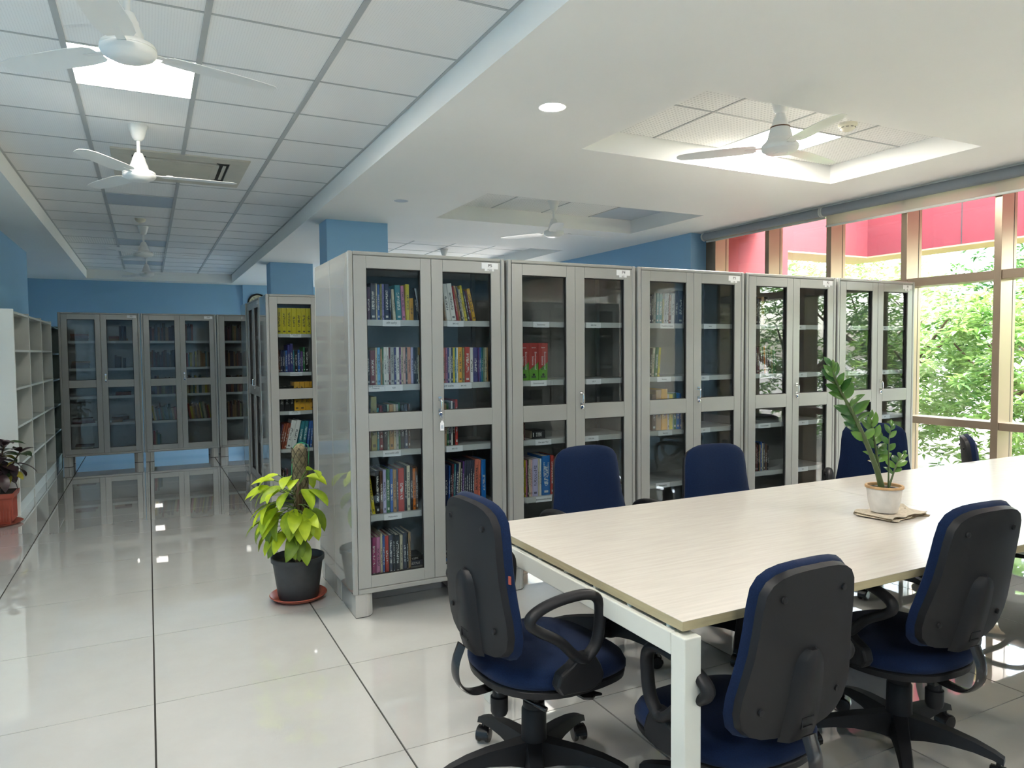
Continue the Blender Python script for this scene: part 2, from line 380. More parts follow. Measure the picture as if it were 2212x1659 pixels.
# ---- floor: grout bed with single tiles
floor = MB().box(-3.2, 6.1, -5.2, 15.3, -0.12, -0.006).build('floor', MT['grout']); tag(floor, 'glossy pale floor of large square tiles with thin dark joints', kind='structure')
TX, TY, TS = -0.014, 3.2195, 0.80
tile_me = MB().box(-0.3965, 0.3965, -0.3972, 0.3972, -0.006, 0).mesh('floor_tile', MT['floor'])
for i in range(-3, 8):
    for j in range(-4, 15):
        cx, cyy = TX + TS * (i + 0.5), TY + 0.7984 * (j + 0.5)
        if cx < -2.6 or cx > 5.9 or cyy > 15.0: continue
        link('floor_tile', tile_me, floor, (cx, cyy, 0))
fe = MB()
fe.box(-3.2, TX - 2.4 + 0.0, -5.2, 15.3, -0.006, 0); fe.box(TX + 7 * TS + 0.3, 6.1, -5.2, 15.3, -0.006, -0.0005); fe.box(-2.4, 6.1, -5.2, TY - 4 * 0.7984, -0.006, -0.0003)
fe.build('floor_edge', MT['floor'], floor)
# ---- walls
def wall(name, boxes, m=None, label=None):
    mb = MB()
    for b in boxes: mb.box(*b)
    return tag(mb.build(name, m or MT['blue']), label, kind='structure')
wall('wall_left', [(-1.6, XL, -5.2, 11.32, 0, 3.0), (-3.2, -1.6, 11.12, 11.32, 0, 3.0), (-3.2, -3.0, 11.32, 15.3, 0, 3.0)], label='blue painted wall on the left')
wall('wall_far', [(-3.2, 1.70, 15.10, 15.3, 0, 3.0), (1.70, 5.9, 15.02, 15.3, 0, 3.0)], label='blue painted far wall')
wall('wall_right', [(5.62, 5.85, 6.50, 9.6, 0, 3.0), (5.62, 6.05, 14.4, 15.1, 0, 3.0), (5.62, 5.85, 9.6, 14.4, 0, 0.7), (5.62, 5.85, 9.6, 14.4, 2.6, 3.0)], label='blue painted wall past the window')
wall('wall_front_right', [(5.55, 6.05, 0.85, 1.28, 0, 3.0), (5.82, 6.05, -5.2, -4.6, 0, 3.0), (5.82, 6.05, -4.6, 0.85, 0, 0.3), (5.82, 6.05, -4.6, 0.85, 2.62, 3.0)], label='blue painted wall behind the camera on the right')
wall('wall_back', [(-1.6, 6.05, -5.25, -5.0, 0, 3.0)], label='blue painted wall behind the camera')
def pillar(x0, x1, y0, y1, lab):
    o = MB().box(x0, x1, y0, y1, 0, ZB + 0.05).build('pillar', MT['blue'], bevel=0.006); tag(o, lab, kind='structure')
pillar(1.64, 2.278, 7.34, 7.68, 'square blue pillar just behind the tall cabinet row')
pillar(1.65, 2.27, 11.12, 11.5, 'farther blue pillar behind the yellow book cabinet')
# ---- ceiling: gypsum soffit with recesses
TR = [(2.62, 5.02, 2.915, 4.115), (2.64, 5.04, 5.61, 6.835), (2.64, 5.05, 8.34, 11.34)]   # fan recesses
CX0, CX1, CY1 = -0.921, 1.479, 14.75                                                    # corridor recess
g = MB(); T0, T1 = ZB, 3.02
g.box(-3.2, CX0, -5.2, 15.3, T0, T1); g.box(CX0, CX1, CY1, 15.3, T0, T1); g.box(CX0, CX1, -5.2, -4.2, T0, T1)
g.box(CX1, 2.62, -5.2, 15.3, T0, T1); g.box(5.02, 6.05, -5.2, 6.5, T0, T1); g.box(5.02, 5.9, 6.5, 15.3, T0, T1)
g.box(2.62, 5.02, -5.2, TR[0][2], T0, T1); g.box(2.62, 5.02, TR[0][3], TR[1][2], T0, T1); g.box(2.62, 5.02, TR[1][3], TR[2][2], T0, T1); g.box(2.62, 5.02, TR[2][3], 15.3, T0, T1)
ceiling = tag(g.build('ceiling', MT['gypsum']), 'white plaster ceiling with tiled recesses', kind='structure')
MB().box(-3.4, 6.95, -5.6, 15.6, 3.02, 3.35).build('roof_slab', MT['gypsum'], ceiling)  # opaque roof; its unseen overhang is added to keep sun out of the room
ct_me = MB().box(-0.2985, 0.2985, -0.2985, 0.2985, 0.0, 0.012).mesh('ceiling_tile', MT['ctile'])
pt_me = MB().box(-0.2985, 0.2985, -0.2985, 0.2985, 0.0, 0.012).mesh('perforated_tile', MT['ptile'])
panel_cells = {(1, 1): 'on', (1, 7): 'off', (1, 12): 'off', (1, 16): 'off', (1, -4): 'on', (1, -9): 'on'}  # the last two, out of view, are added to brighten the room
ac_cells = {(1, 4), (1, 5), (2, 4), (2, 5)}
YT = 3.4909
def lamp_panel(loc, on, label, grp, sx=0.6, sy=0.6):
    t = empty('ceiling_panel_lamp', loc); tag(t, label, 'ceiling lamp', grp)
    h, k = sx / 2, sy / 2
    f = MB()
    for a in ((-h, h, -k, -k + 0.012), (-h, h, k - 0.012, k), (-h, -h + 0.012, -k + 0.012, k - 0.012), (h - 0.012, h, -k + 0.012, k - 0.012)): f.box(a[0], a[1], a[2], a[3], -0.003, 0.014)
    f.build('frame', MT['whiteplastic'], t)
    MB().box(-h + 0.012, h - 0.012, -k + 0.012, k - 0.012, 0.001, 0.012).build('diffuser', MT['lampon' if on else 'lampoff'], t)
for i in range(4):
    for j in range(-13, 19):
        cx, cyy = CX0 + 0.6 * (i + 0.5), YT + 0.6 * (j + 0.5)
        y1 = YT + 0.6 * (j + 1)
        if (i, j) in panel_cells or cyy < -4.1: continue
        if (i, j) in ac_cells: continue
        if y1 > CY1 + 0.01:
            link('ceiling_tile', ct_me, ceiling, (cx, (YT + 0.6 * j + CY1) / 2, ZT), None, (1, (CY1 - YT - 0.6 * j) / 0.6, 1)); continue
        link('ceiling_tile', pt_me if (i, j) in ((0, 12), (1, 14)) else ct_me, ceiling, (cx, cyy, ZT))
# cut tiles round the air conditioner
AX0, AX1, AY0, AY1 = -0.203, 0.762, 6.0, 6.956
for (x0, x1, y0, y1) in ((-0.319, AX0, 5.893, 7.089), (AX1, 0.877, 5.893, 7.089), (AX0, AX1, 5.893, AY0), (AX0, AX1, AY1, 7.089)):
    MB().box(x0, x1, y0, y1, ZT, ZT + 0.012).build('ceiling_tile', MT['ctile'], ceiling)
for i in range(1, 4):
    x = CX0 + 0.6 * i
    if i == 2:
        MB().box(x - 0.014, x + 0.014, -4.2, AY0, ZT - 0.006, ZT + 0.01).build('main_tee', MT['tee'], ceiling)
        MB().box(x - 0.014, x + 0.014, AY1, CY1, ZT - 0.006, ZT + 0.01).build('main_tee', MT['tee'], ceiling)
    else:
        MB().box(x - 0.014, x + 0.014, -4.2, CY1, ZT - 0.006, ZT + 0.01).build('main_tee', MT['tee'], ceiling)
ctee = MB().box(-0.286, 0.286, -0.007, 0.007, -0.003, 0.01).mesh('cross_tee', MT['tee'])
for i in range(4):
    for j in range(-12, 19):
        y = YT + 0.6 * j
        if y > CY1 or (j == 5 and i in (1, 2)): continue
        link('cross_tee', ctee, ceiling, (CX0 + 0.6 * (i + 0.5), y, ZT))
for x in (CX0 + 0.008, CX1 - 0.008): MB().box(x - 0.008, x + 0.008, -4.2, CY1, ZT - 0.004, ZT + 0.01).build('edge_trim', MT['tee'], ceiling)
lamp_labels = {(1, 1): 'lit square panel lamp above the nearest corridor fan', (1, 7): 'unlit grey panel lamp just past the air conditioner', (1, 12): 'unlit grey panel lamp behind the third corridor fan', (1, 16): 'unlit grey panel lamp at far end of the corridor ceiling', (1, -4): 'unseen fill panel lamp added in the corridor ceiling right above the camera', (1, -9): 'unseen fill panel lamp added in the corridor ceiling behind the camera'}
for (i, j), st in panel_cells.items():
    lamp_panel((CX0 + 0.6 * (i + 0.5), YT + 0.6 * (j + 0.5), ZT - 0.001), st == 'on', lamp_labels[(i, j)], 'corridor panel lamps')
# fan recess tiles
for n, (x0, x1, y0, y1) in enumerate(TR):
    nx, ny = 4, round((y1 - y0) / 0.6)
    sx, sy = (x1 - x0) / nx, (y1 - y0) / ny
    for i in range(nx):
        for j in range(ny):
            c = (x0 + sx * (i + 0.5), y0 + sy * (j + 0.5), ZT - 0.01)
            if n == 0 and (i, j) == (2, 1):
                lamp_panel(c, True, 'lit square panel lamp in the recess above the table', None, sx, sy); continue
            if n == 1 and (i, j) == (3, 1):
                lamp_panel(c, False, 'unlit panel lamp in the middle fan recess', None, sx, sy); continue
            link('ceiling_tile', pt_me if n < 2 else ct_me, ceiling, c, None, (sx / 0.6, sy / 0.6, 1))
    for i in range(1, nx): MB().box(x0 + sx * i - 0.008, x0 + sx * i + 0.008, y0, y1, ZT - 0.014, ZT).build('main_tee', MT['tee'], ceiling)
    for j in range(1, ny): MB().box(x0, x1, y0 + sy * j - 0.008, y0 + sy * j + 0.008, ZT - 0.013, ZT).build('cross_tee', MT['tee'], ceiling)
for x_, y_, lab in ((3.83, 0.2, 'unseen fill panel lamp added in the plain ceiling beside the camera'), (3.83, -2.4, 'unseen fill panel lamp added in the plain ceiling behind the camera')):  # both panels are unseen fill lamps, added to lift the indoor light
    lamp_panel((x_, y_, ZB - 0.012), True, lab, None)
# ---- window wall
win = empty('window_1', (0, 0, 0)); tag(win, 'tall window wall with brown aluminium mullions', kind='structure')
mull_y = [5.5275 - 0.764 * k for k in range(6)]
def mullion(y0, y1, x0=XW, x1=6.0):
    o = MB().box(x0, x1, y0, y1, 0, ZB).build('mullion', MT['alu'], win, bevel=0.002)
    MB().box(x1 - 0.045, x1 - 0.038, y0 - 0.001, y1 + 0.001, 0, ZB).build('mullion_groove', MT['rubber'], o)
for y in mull_y: mullion(y - 0.0275, y + 0.0275)
mullion(6.29, 6.345); MB().box(5.85, 6.05, 6.345, 6.5, 0, ZB).build('jamb_panel', MT['alu'], win); mullion(1.29, 1.33)
edges = [6.29] + [v for y in mull_y for v in (y + 0.0275, y - 0.0275)] + [1.33]
for k in range(0, len(edges), 2):
    ya, yb = edges[k + 1], edges[k]
    for z0, z1 in ((0.785, 0.845), (1.945, 2.015), (0.0, 0.08), (2.70, 2.77)):
        MB().box(XW + 0.012, 5.99, ya, yb, z0, z1).build('transom', MT['alu'], win, bevel=0.002)
    for z0, z1 in ((0.08, 0.785), (0.845, 1.945), (2.015, 2.70)):
        MB().box(5.975, 5.981, ya, yb, z0, z1).build('pane', MT['winglass'], win)
# rear window seen only as a glow on the ceiling and in reflections
w2 = empty('window_2'); tag(w2, 'window behind the cabinets on the right', kind='structure')
for y in (9.62, 10.8, 12.0, 13.2, 14.38): MB().box(5.66, 5.74, y - 0.02, y + 0.02, 0.7, 2.6).build('mullion', MT['alu'], w2)
for z in (0.72, 2.58): MB().box(5.66, 5.74, 9.64, 14.36, z - 0.02, z + 0.02).build('transom', MT['alu'], w2)
for a, b in ((9.64, 10.78), (10.82, 11.98), (12.02, 13.18), (13.22, 14.36)): MB().box(5.70, 5.704, a, b, 0.74, 2.56).build('pane', MT['winglass'], w2)
w3 = empty('window_3'); tag(w3, 'window behind the camera', kind='structure')
for k in range(7): y = -4.58 + 0.9017 * k; MB().box(5.86, 6.0, y - 0.02, y + 0.02, 0.3, 2.62).build('mullion', MT['alu'], w3)
for z in (0.32, 2.6): MB().box(5.86, 6.0, -4.56, 0.81, z - 0.02, z + 0.02).build('transom', MT['alu'], w3)
for k in range(6): y = -4.58 + 0.9017 * k; MB().box(5.95, 5.954, y + 0.02, y + 0.8817, 0.34, 2.58).build('pane', MT['winglass'], w3)
# ---- roller blinds
def roller(y0, y1, drop, label, x=5.735, z=2.715, r=0.042):
    t = empty('roller_blind', (x, (y0 + y1) / 2, z)); tag(t, label, 'roller blind', 'blinds along the window wall')
    h = (y1 - y0) / 2; T = Matrix.Rotation(PI / 2, 4, 'X')
    MB().lathe([(r, -h), (r, h)], 20, T=T).build('tube', MT['roller'], t, angle=40)
    for s in (-1, 1): MB().lathe([(r + 0.008, s * h - 0.008), (r + 0.008, s * h + 0.008)], 20, T=T).build('end_cap', MT['bar'], t, angle=40)
    MB().box(-0.012, 0.012, -h, h, r - 0.006, 0.054).build('bracket_rail', MT['bar'], t)
    d = drop
    MB().box(r - 0.006, r - 0.004, -h, h, -d, 0).build('fabric', MT['blind'], t)
    MB().box(r - 0.016, r + 0.004, -h, h, -d - 0.018, -d).build('bottom_bar', MT['bar'], t, bevel=0.003)
    return t
roller(4.79, 6.40, 0.045, 'rolled up grey roller blind next to the blue wall')
roller(1.45, 4.77, 0.125, 'grey roller blind hanging a short way down over the near bays')
for k, lab in enumerate(('farther from the blue pillar', 'next to the blue pillar')):
    rb = empty('roller_blind', (5.77, -3.22 + 2.70 * k, 2.66)); tag(rb, 'drawn pale blind out of view, %s, mirrored in cabinet P4' % lab, 'roller blind', 'drawn blinds behind the camera')
    MB().lathe([(0.04, -1.33), (0.04, 1.33)], 18, T=Matrix.Rotation(PI / 2, 4, 'X')).build('tube', MT['roller'], rb, angle=40); MB().box(0.034, 0.036, -1.32, 1.32, -2.28, 0).build("fabric", MT["blind"], rb); MB().box(0.025, 0.045, -1.32, 1.32, -2.30, -2.28).build("bottom_bar", MT['bar'], rb)
# ================================================================ glass door cabinets
CW, CD, CH = 0.9155, 0.4145, 1.96
SH = [0.19, 0.541, 0.890, 1.249, 1.602]          # shelf tops, lowest first
CM = {}
def cab_meshes():
    b = MB()
    b.mat(1).box(0, 0.016, 0.012, CD, 0.128, CH - 0.004); b.box(CW - 0.016, CW, 0.012, CD, 0.128, CH - 0.004)
    b.mat(0).box(0.016, CW - 0.016, 0.012, CD, CH - 0.022, CH - 0.004); b.box(0.016, CW - 0.016, 0.012, CD, 0.128, 0.188); b.box(0.016, CW - 0.016, CD - 0.012, CD, 0.188, CH - 0.022)
    CM['body'] = b.mesh('cabinet_body', [MT['cab'], MT['cab_side']])
    r = MB()                                      # rounded front rim
    def rim(x0, x1, z0, z1):
        r.box(x0, x1, -0.004, 0.014, z0, z1)
    rim(0, 0.027, 0.128, CH); rim(CW - 0.027, CW, 0.128, CH); rim(0.027, CW - 0.027, CH - 0.021, CH); rim(0.027, CW - 0.027, 0.128, 0.156)
    CM['rim'] = r.mesh('front_rim', MT['cab'])
    for side, (x0, x1, g0, g1) in enumerate(((0.0285, 0.4615, 0.098, 0.400), (0.4635, 0.887, 0.530, 0.827))):
        d = MB(); y0, y1 = -0.003, 0.016
        d.box(x0, g0, y0, y1, 0.158, 1.938); d.box(g1, x1, y0, y1, 0.158, 1.938)
        d.box(g0, g1, y0, y1, 0.158, 0.223); d.box(g0, g1, y0, y1, 1.004, 1.100); d.box(g0, g1, y0, y1, 1.872, 1.938)
        CM['door%d' % side] = d.mesh('door', MT['cab'])
        for k, (z0, z1) in enumerate(((0.223, 1.004), (1.100, 1.872))):
            CM['pane%d%d' % (side, k)] = MB().box(g0 - 0.006, g1 + 0.006, 0.0165, 0.0205, z0 - 0.006, z1 + 0.006).mesh('pane', MT['cabglass'])
            q = MB()
            for a in ((g0, g1, z0, z0 + 0.0035), (g0, g1, z1 - 0.0035, z1), (g0, g0 + 0.0035, z0 + 0.0035, z1 - 0.0035), (g1 - 0.0035, g1, z0 + 0.0035, z1 - 0.0035)): q.box(a[0], a[1], 0.004, 0.0165, a[2], a[3])
            CM['shadow_gasket%d%d' % (side, k)] = q.mesh('shadow_gasket', MT['rubber'])  # thin black edging that draws the shadow of the glass thickness
    s = MB().box(0.016, CW - 0.016, 0.045, CD - 0.012, -0.018, 0); s.box(0.016, CW - 0.016, 0.036, 0.045, -0.032, 0)
    CM['shelf'] = s.mesh('shelf', MT['shelflit'])
    # ribbed foot: flat outside, rounded inside
    def foot(sx):
        pts = [(0, 0), (0.05, 0)]
        for k in range(9):
            a = -PI / 2 + PI / 2 * k / 8; rr = 0.05 + (0.0025 if k % 2 else 0)
            pts.append((0.05 + rr * math.cos(a), 0.05 + rr * math.sin(a)))
        pts += [(0.1, 0.085), (0, 0.085)]
        return [(sx * p[0], p[1]) for p in pts]
    CM['footL'] = MB().prism(foot(1), 0.004, 0.128).mat(1).prism([(p[0] * 0.98 + 0.001, p[1] * 0.98 + 0.001) for p in foot(1)], 0, 0.004).mesh('foot', [MT['cab_foot'], MT['rubber']])
    CM['footR'] = MB().prism(foot(-1), 0.004, 0.128).mat(1).prism([(p[0] * 0.98 - 0.001, p[1] * 0.98 + 0.001) for p in foot(-1)], 0, 0.004).mesh('foot', [MT['cab_foot'], MT['rubber']])
    h = MB().tube(spline([(0, -0.003, 0.031), (0, -0.02, 0.031), (0, -0.026, 0.02), (0, -0.026, -0.02), (0, -0.02, -0.031), (0, -0.003, -0.031)], 20), 0.0045, 8)
    h.box(-0.009, 0.009, -0.0055, -0.003, 0.022, 0.044); h.box(-0.009, 0.009, -0.0055, -0.003, -0.044, -0.022)
    CM['handle'] = h.mesh('handle', MT['chrome'], angle=40)
    T = Matrix.Rotation(PI / 2, 4, 'X')
    l = MB().lathe([(0.013, 0.003), (0.013, 0.008), (0.011, 0.009)], 18, T=T); l.mat(1).lathe([(0.0085, 0.008), (0.0075, 0.0105)], 16, T=T)
    CM['lock'] = l.mesh('lock', [MT['chrome'], MT['lockblue']], angle=40)
    CM['upright'] = None
    u = MB().box(0.016, 0.04, CD - 0.03, CD - 0.012, 0.19, 1.93).box(CW - 0.04, CW - 0.016, CD - 0.03, CD - 0.012, 0.19, 1.93)
    CM['upright'] = u.mesh('slotted_upright', MT['cab'])
cab_meshes()
def cabinet(loc, rz, label, group, card=None, sub=None, labels=None, doors=True):
    t = empty('glass_door_cabinet', loc, rz); tag(t, label, 'cabinet', group)
    add_bevel(link('body', CM['body'], t), 0.003)
    add_bevel(link('front_rim', CM['rim'], t), 0.007, 3)
    for x, y, k in ((0.012, 0.004, 'footL'), (CW - 0.012, 0.004, 'footR')):
        link('foot', CM[k], t, (x, y, 0))
    link('foot', CM['footR'], t, (0.012, CD - 0.004, 0), (0, 0, PI)); link('foot', CM['footL'], t, (CW - 0.012, CD - 0.004, 0), (0, 0, PI))
    link('slotted_upright', CM['upright'], t)
    for s in range(2):
        d = add_bevel(link('door', CM['door%d' % s], t), 0.0025)
        for k in range(2):
            link('pane', CM['pane%d%d' % (s, k)], d); link('shadow_gasket', CM['shadow_gasket%d%d' % (s, k)], d)
        if s == 1:
            link('handle', CM['handle'], d, (0.505, 0, 1.132)); link('lock', CM['lock'], d, (0.508, 0, 1.078))
            if card:
                MB().box(0.768, 0.872, -0.0048, -0.003, 1.898, 1.932).build('number_card', MT['card'], d)
                text('card_lettering', card, MT['ink'], 0.026, d, (0.822, -0.0052, 1.9165))
            if sub:
                MB().box(0.788, 0.846, -0.0044, -0.003, 1.886, 1.898).build('tally_card', MT['card'], d)
                text('tally_lettering', sub, MT['ink'], 0.013, d, (0.817, -0.0048, 1.8915))
    for k in range(1, 5):
        s = link('shelf', CM['shelf'], t, (0, 0, SH[k]))
        for x, w, txt in (labels or {}).get(k, ()):
            MB().box(x - w / 2, x + w / 2, 0.0345, 0.036, -0.034, -0.001).build('shelf_card', MT['card'], s)
            n = len(txt.split('\n'))
            text('shelf_lettering', txt, MT['ink'], 0.0125 if n == 1 else 0.011, s, (x, 0.0341, -0.0175 if n == 1 else -0.011))
    return t
PX = [0.9436 + 0.93185 * i for i in range(5)]; PY = 3.7487 + 0.004
grp = 'numbered cabinets behind the table'
L = lambda *a: [(x, w, s) for x, w, s in a]
P5 = cabinet((PX[0], PY, 0), 0, 'grey glass door cabinet marked P5, nearest the corridor and fullest of books', grp, 'P5', '17640', {4: L((0.245, 0.10, 'हिंदी साहित्य'), (0.62, 0.10, '891.43')), 3: L((0.150, 0.10, 'English Literature &\nGrammar'), (0.252, 0.10, '420'), (0.575, 0.085, 'हिंदी साहित्य'), (0.665, 0.10, '891.43')), 2: L((0.235, 0.10, 'कार्यालयीन हिंदी'), (0.605, 0.10, '491.43')), 1: L((0.235, 0.10, 'Malayalam'))})
P4 = cabinet((PX[1], PY, 0), 0, 'grey glass door cabinet marked P4, second in the numbered row', grp, 'P4', '627', {4: L((0.245, 0.11, 'Economics'), (0.62, 0.11, '330-354')), 3: L((0.225, 0.11, 'Environmental'), (0.62, 0.11, '333.7')), 2: L((0.255, 0.11, 'Five year Plan'), (0.60, 0.11, '330-354')), 1: L((0.255, 0.11, 'Administrative books'))})
P3 = cabinet((PX[2], PY, 0), 0, 'grey glass door cabinet marked P3, middle of the numbered row', grp, 'P3', '1.30', {4: L((0.27, 0.115, 'Population Science'), (0.64, 0.11, '304.6')), 3: L((0.245, 0.115, 'Women'), (0.585, 0.10, '305.4')), 2: L((0.255, 0.115, 'Statistics'), (0.59, 0.11, '310')), 1: L((0.235, 0.115, 'Demography'))})
P2 = cabinet((PX[3], PY, 0), 0, 'grey glass door cabinet marked P2, left of the one by the window', grp, 'P2', '300', {4: L((0.25, 0.12, 'Psychology'), (0.58, 0.11, '150')), 3: L((0.235, 0.12, 'Sociology'), (0.60, 0.11, '301')), 2: L((0.225, 0.12, 'Communication'), (0.62, 0.11, '302.2')), 1: L((0.62, 0.11, '303'))})
P1 = cabinet((PX[4], PY, 0), 0, 'grey glass door cabinet marked P1, right beside the tall window', grp, 'P1', '001', {4: L((0.25, 0.12, 'Computers'), (0.60, 0.11, '004')), 3: L((0.235, 0.12, 'Library Science'), (0.60, 0.11, '020')), 2: L((0.245, 0.12, 'Reference'), (0.62, 0.12, '030'))})
SK = lambda t, x: MB().box(x, x + 0.012, 0.09, CD - 0.002, 0.004, 0.128).build('side_plinth', MT['cab'], t)
SK(P5, 0.014)
PB = cabinet((PX[0] + CW, PY + 2 * CD + 0.002, 0), PI, 'grey cabinet standing back to back with cabinet P5', None)
SK(PB, CW - 0.026)
MY = 6.772
D = cabinet((0.958, MY, 0), 0, 'grey cabinet holding a row of yellow books behind the lime plant', None, None, None, {4: L((0.262, 0.10, 'Business Statistics\nResearch')), 3: L((0.26, 0.11, 'Financial Management')), 2: L((0.24, 0.10, 'Marketing\nManagement')), 1: L((0.26, 0.1, 'Management'))})
Ecab = cabinet((0.958, MY + CD + 0.005 + CW, 0), -PI / 2, 'grey cabinet whose doors face the corridor, seen edge on', None, 'M2')
Fcab = cabinet((0.938 + CW, MY + 2 * CD + CW + 0.42 - CD + 0.0, 0), PI, 'grey cabinet past the edge on one, only its side showing', None)
FY = 10.60
FX = [-0.995 + 0.923 * i for i in range(4)]
far_lab = ['grey far cabinet marked P21, leftmost of the far row', 'grey far cabinet marked P20, second of the far row', 'grey far cabinet at the right of the far row, half hidden by the corridor cabinets', 'grey far cabinet hidden behind the corridor cabinets']
far = [cabinet((FX[i], FY, 0), 0, far_lab[i], 'cabinets across the far end of the corridor', ('P21', 'P20', 'P19', None)[i]) for i in range(3)]
# row behind the near side of the table, outside the frame but mirrored in the glass doors
BX = [3.02 + 0.93 * i for i in range(2)]
backrow = [cabinet((x + CW, 0.70, 0), PI, lab, 'cabinets facing the numbered row', c) for x, lab, c in ((BX[0], 'grey cabinet out of view mirrored in the door of P5', 'DC4'), (BX[1], 'grey cabinet out of view mirrored in the door of P4', 'DC3'))]
# key ring on P5
kt = empty('key_tag', (PX[0] + 0.512, PY - 0.012, 1.072)); tag(kt, 'white key tag hanging from the lock of cabinet P5', 'key tag')
MB().tube([(0.007 * math.cos(2 * PI * k / 14), 0, -0.014 + 0.014 * math.sin(2 * PI * k / 14)) for k in range(14)], 0.0009, 6, closed=True).build('ring', MT['chrome'], kt, smooth=True)
MB().box(-0.003, 0.003, -0.001, 0.003, -0.012, 0.008).build('key', MT['chrome'], kt)
MB().prism([(-0.011, -0.085), (0.011, -0.085), (0.011, -0.045), (0.004, -0.03), (-0.004, -0.03), (-0.011, -0.045)], -0.002, 0.002, 'y').build('tag_plate', MT['card'], kt)
MB().box(-0.007, 0.007, -0.0027, -0.002, -0.075, -0.055).build('tag_print', MT['lampoff'], kt)
# ---------------------------------------------------------------- books
BC = {'plum': '#5b3550', 'slate': '#474b5a', 'cream': '#cfc6a8', 'blue': '#2f5fa8', 'olive': '#8d8a55', 'lavender': '#8f86c4', 'navy': '#1d2a4d', 'teal': '#2f7d86', 'pink': '#c2769a', 'yellow': '#d6c62a', 'amber': '#e0a52c', 'black': '#1e1e20', 'maroon': '#6e2a30', 'sky': '#6fb2dc', 'tan': '#b08a5a', 'green': '#2f6b3f', 'white': '#e4e3dc', 'grey': '#a9aaa4', 'indigo': '#3b3a78', 'purple': '#6a3f86', 'blush': '#dfb7ac', 'peach': '#d99a80', 'lilac': '#b9b4d6', 'brown': '#5f4433', 'gold': '#d9a41c', 'sage': '#92a68c', 'red': '#b63a30', 'orange': '#e07a24', 'magenta': '#9c2f68', 'salmon': '#d47560', 'coral': '#e07a5e', 'azure': '#2277c4', 'rust': '#9a4a30', 'silver': '#b9bcc2'}
ORD = ['first', 'second', 'third', 'fourth', 'fifth', 'sixth', 'seventh', 'eighth', 'ninth', 'tenth', 'eleventh', 'twelfth', 'thirteenth', 'fourteenth', 'fifteenth', 'sixteenth', 'seventeenth', 'eighteenth', 'nineteenth', 'twentieth', 'twenty-first', 'twenty-second', 'twenty-third', 'twenty-fourth', 'twenty-fifth', 'twenty-sixth']
SHN = ['bottom', 'fourth', 'third', 'second', 'top']
bcache = {}
def book_mesh(w, h, d, lightmat):
    k = (round(w, 4), round(h, 4), round(d, 3), lightmat)
    if k in bcache: return bcache[k]
    m = MB(); c = 0.0022; rr = min(0.004, w * 0.3)
    # rounded spine + two boards as one C outline, then the page block
    pts = [(-w / 2, d), (-w / 2, rr), (-w / 2 + rr, 0), (w / 2 - rr, 0), (w / 2, rr), (w / 2, d), (w / 2 - c, d), (w / 2 - c, 0.006), (-w / 2 + c, 0.006), (-w / 2 + c, d)]
    n = len(pts)
    vs_ = [(p[0], p[1], 0) for p in pts] + [(p[0], p[1], h) for p in pts]
    m.add(vs_, [(i, (i + 1) % n, n + (i + 1) % n, n + i) for i in range(n)])
    for o in (0, n): m.add([vs_[i + o] for i in range(n)], [(0, 1, 8, 9), (1, 2, 3, 4, 7, 8), (4, 5, 6, 7)])
    m.mat(1).box(-w / 2 + c, w / 2 - c, 0.006, d - 0.004, 0.004, h - 0.004)
    bcache[k] = m.mesh('book', [MT['book_l' if lightmat else 'book_d'], MT['pages']])
    return bcache[k]
def lum(hexc): c = srgb(hexc); return 0.3 * c[0] + 0.6 * c[1] + 0.1 * c[2]
def put_book(cab, x, z, w, h, lean, colour, label, group, y=0.058, d=None, hexc=None):
    hx = hexc or BC[colour]
    o = link('book', book_mesh(w, h, d or min(0.19, h * 0.72 + 0.02), lum(hx) < 0.22))
    T = cab.matrix_world if False else Matrix.Translation(cab.location) @ cab.rotation_euler.to_matrix().to_4x4()
    o.location = T @ Vector((x, y, z)); o.rotation_euler = (0, lean, cab.rotation_euler.z)
    o.color = srgb(hx); tag(o, label, 'book', group)
    return o
def parse(spec):
    for tok in spec.split():
        lean = 0.0
        if '/' in tok: tok, a = tok.split('/'); lean = math.radians(float(a))
        k = 0
        while not tok[k].isdigit(): k += 1
        c = tok[:k]; w, h = tok[k:].split('x')
        yield c, float(w) / 1000, float(h) / 1000, lean
def shelf_books(cab, cname, x0, k, side, spec, jit=0.004, y=0.058):
    """books from the left end x0 on shelf k (0 = bottom)"""
    rnd = random.Random(cname + side + str(k)); x = x0; i = 0; prev = 0.0; ph = 0.0
    for c, w, h, lean in parse(spec):
        t = abs(lean); foot = w * math.cos(t)
        # room for the tops where the lean changes
        if i: x += max(0.0, h * math.sin(prev) if prev > lean else 0.0, 0.0) if prev > 0 else 0.0
        if i and lean < prev <= 0: x += min(h, ph) * (math.sin(-lean) - math.sin(-prev))
        if i and prev > 0 and lean > 0: x -= max(0.0, h * math.sin(prev) if prev > lean else 0.0) - (min(h, ph) * (math.sin(prev) - math.sin(lean)) if prev > lean else 0.0)
        prev = lean; ph = h
        # lean < 0: top to the left; turns about the spine foot
        cx = x + foot / 2; z = SH[k] + 0.0006 + w / 2 * math.sin(t)
        lab = '%s book, %s from left on the %s shelf, %s door, cabinet %s' % (c, ORD[i], SHN[k], side, cname)
        put_book(cab, cx, z, w - 0.0006, h, lean, c, lab, 'books in cabinet ' + cname, y + rnd.uniform(0, jit))
        x += w / max(0.8, math.cos(t)) + (0.0004 if t == 0 else 0.001); i += 1
shelf_books(P5, 'P5', 0.107, 4, 'left', 'plum10x165 plum19x175 slate30x198 cream8x196 blue14x192 olive12x195 lavender11x195 navy28x196 navy10x170 cream16x168/-4 teal32x192/-3 pink20x188/-3 yellow22x198 amber24x122 black14x180/-10 silver8x178/-10')
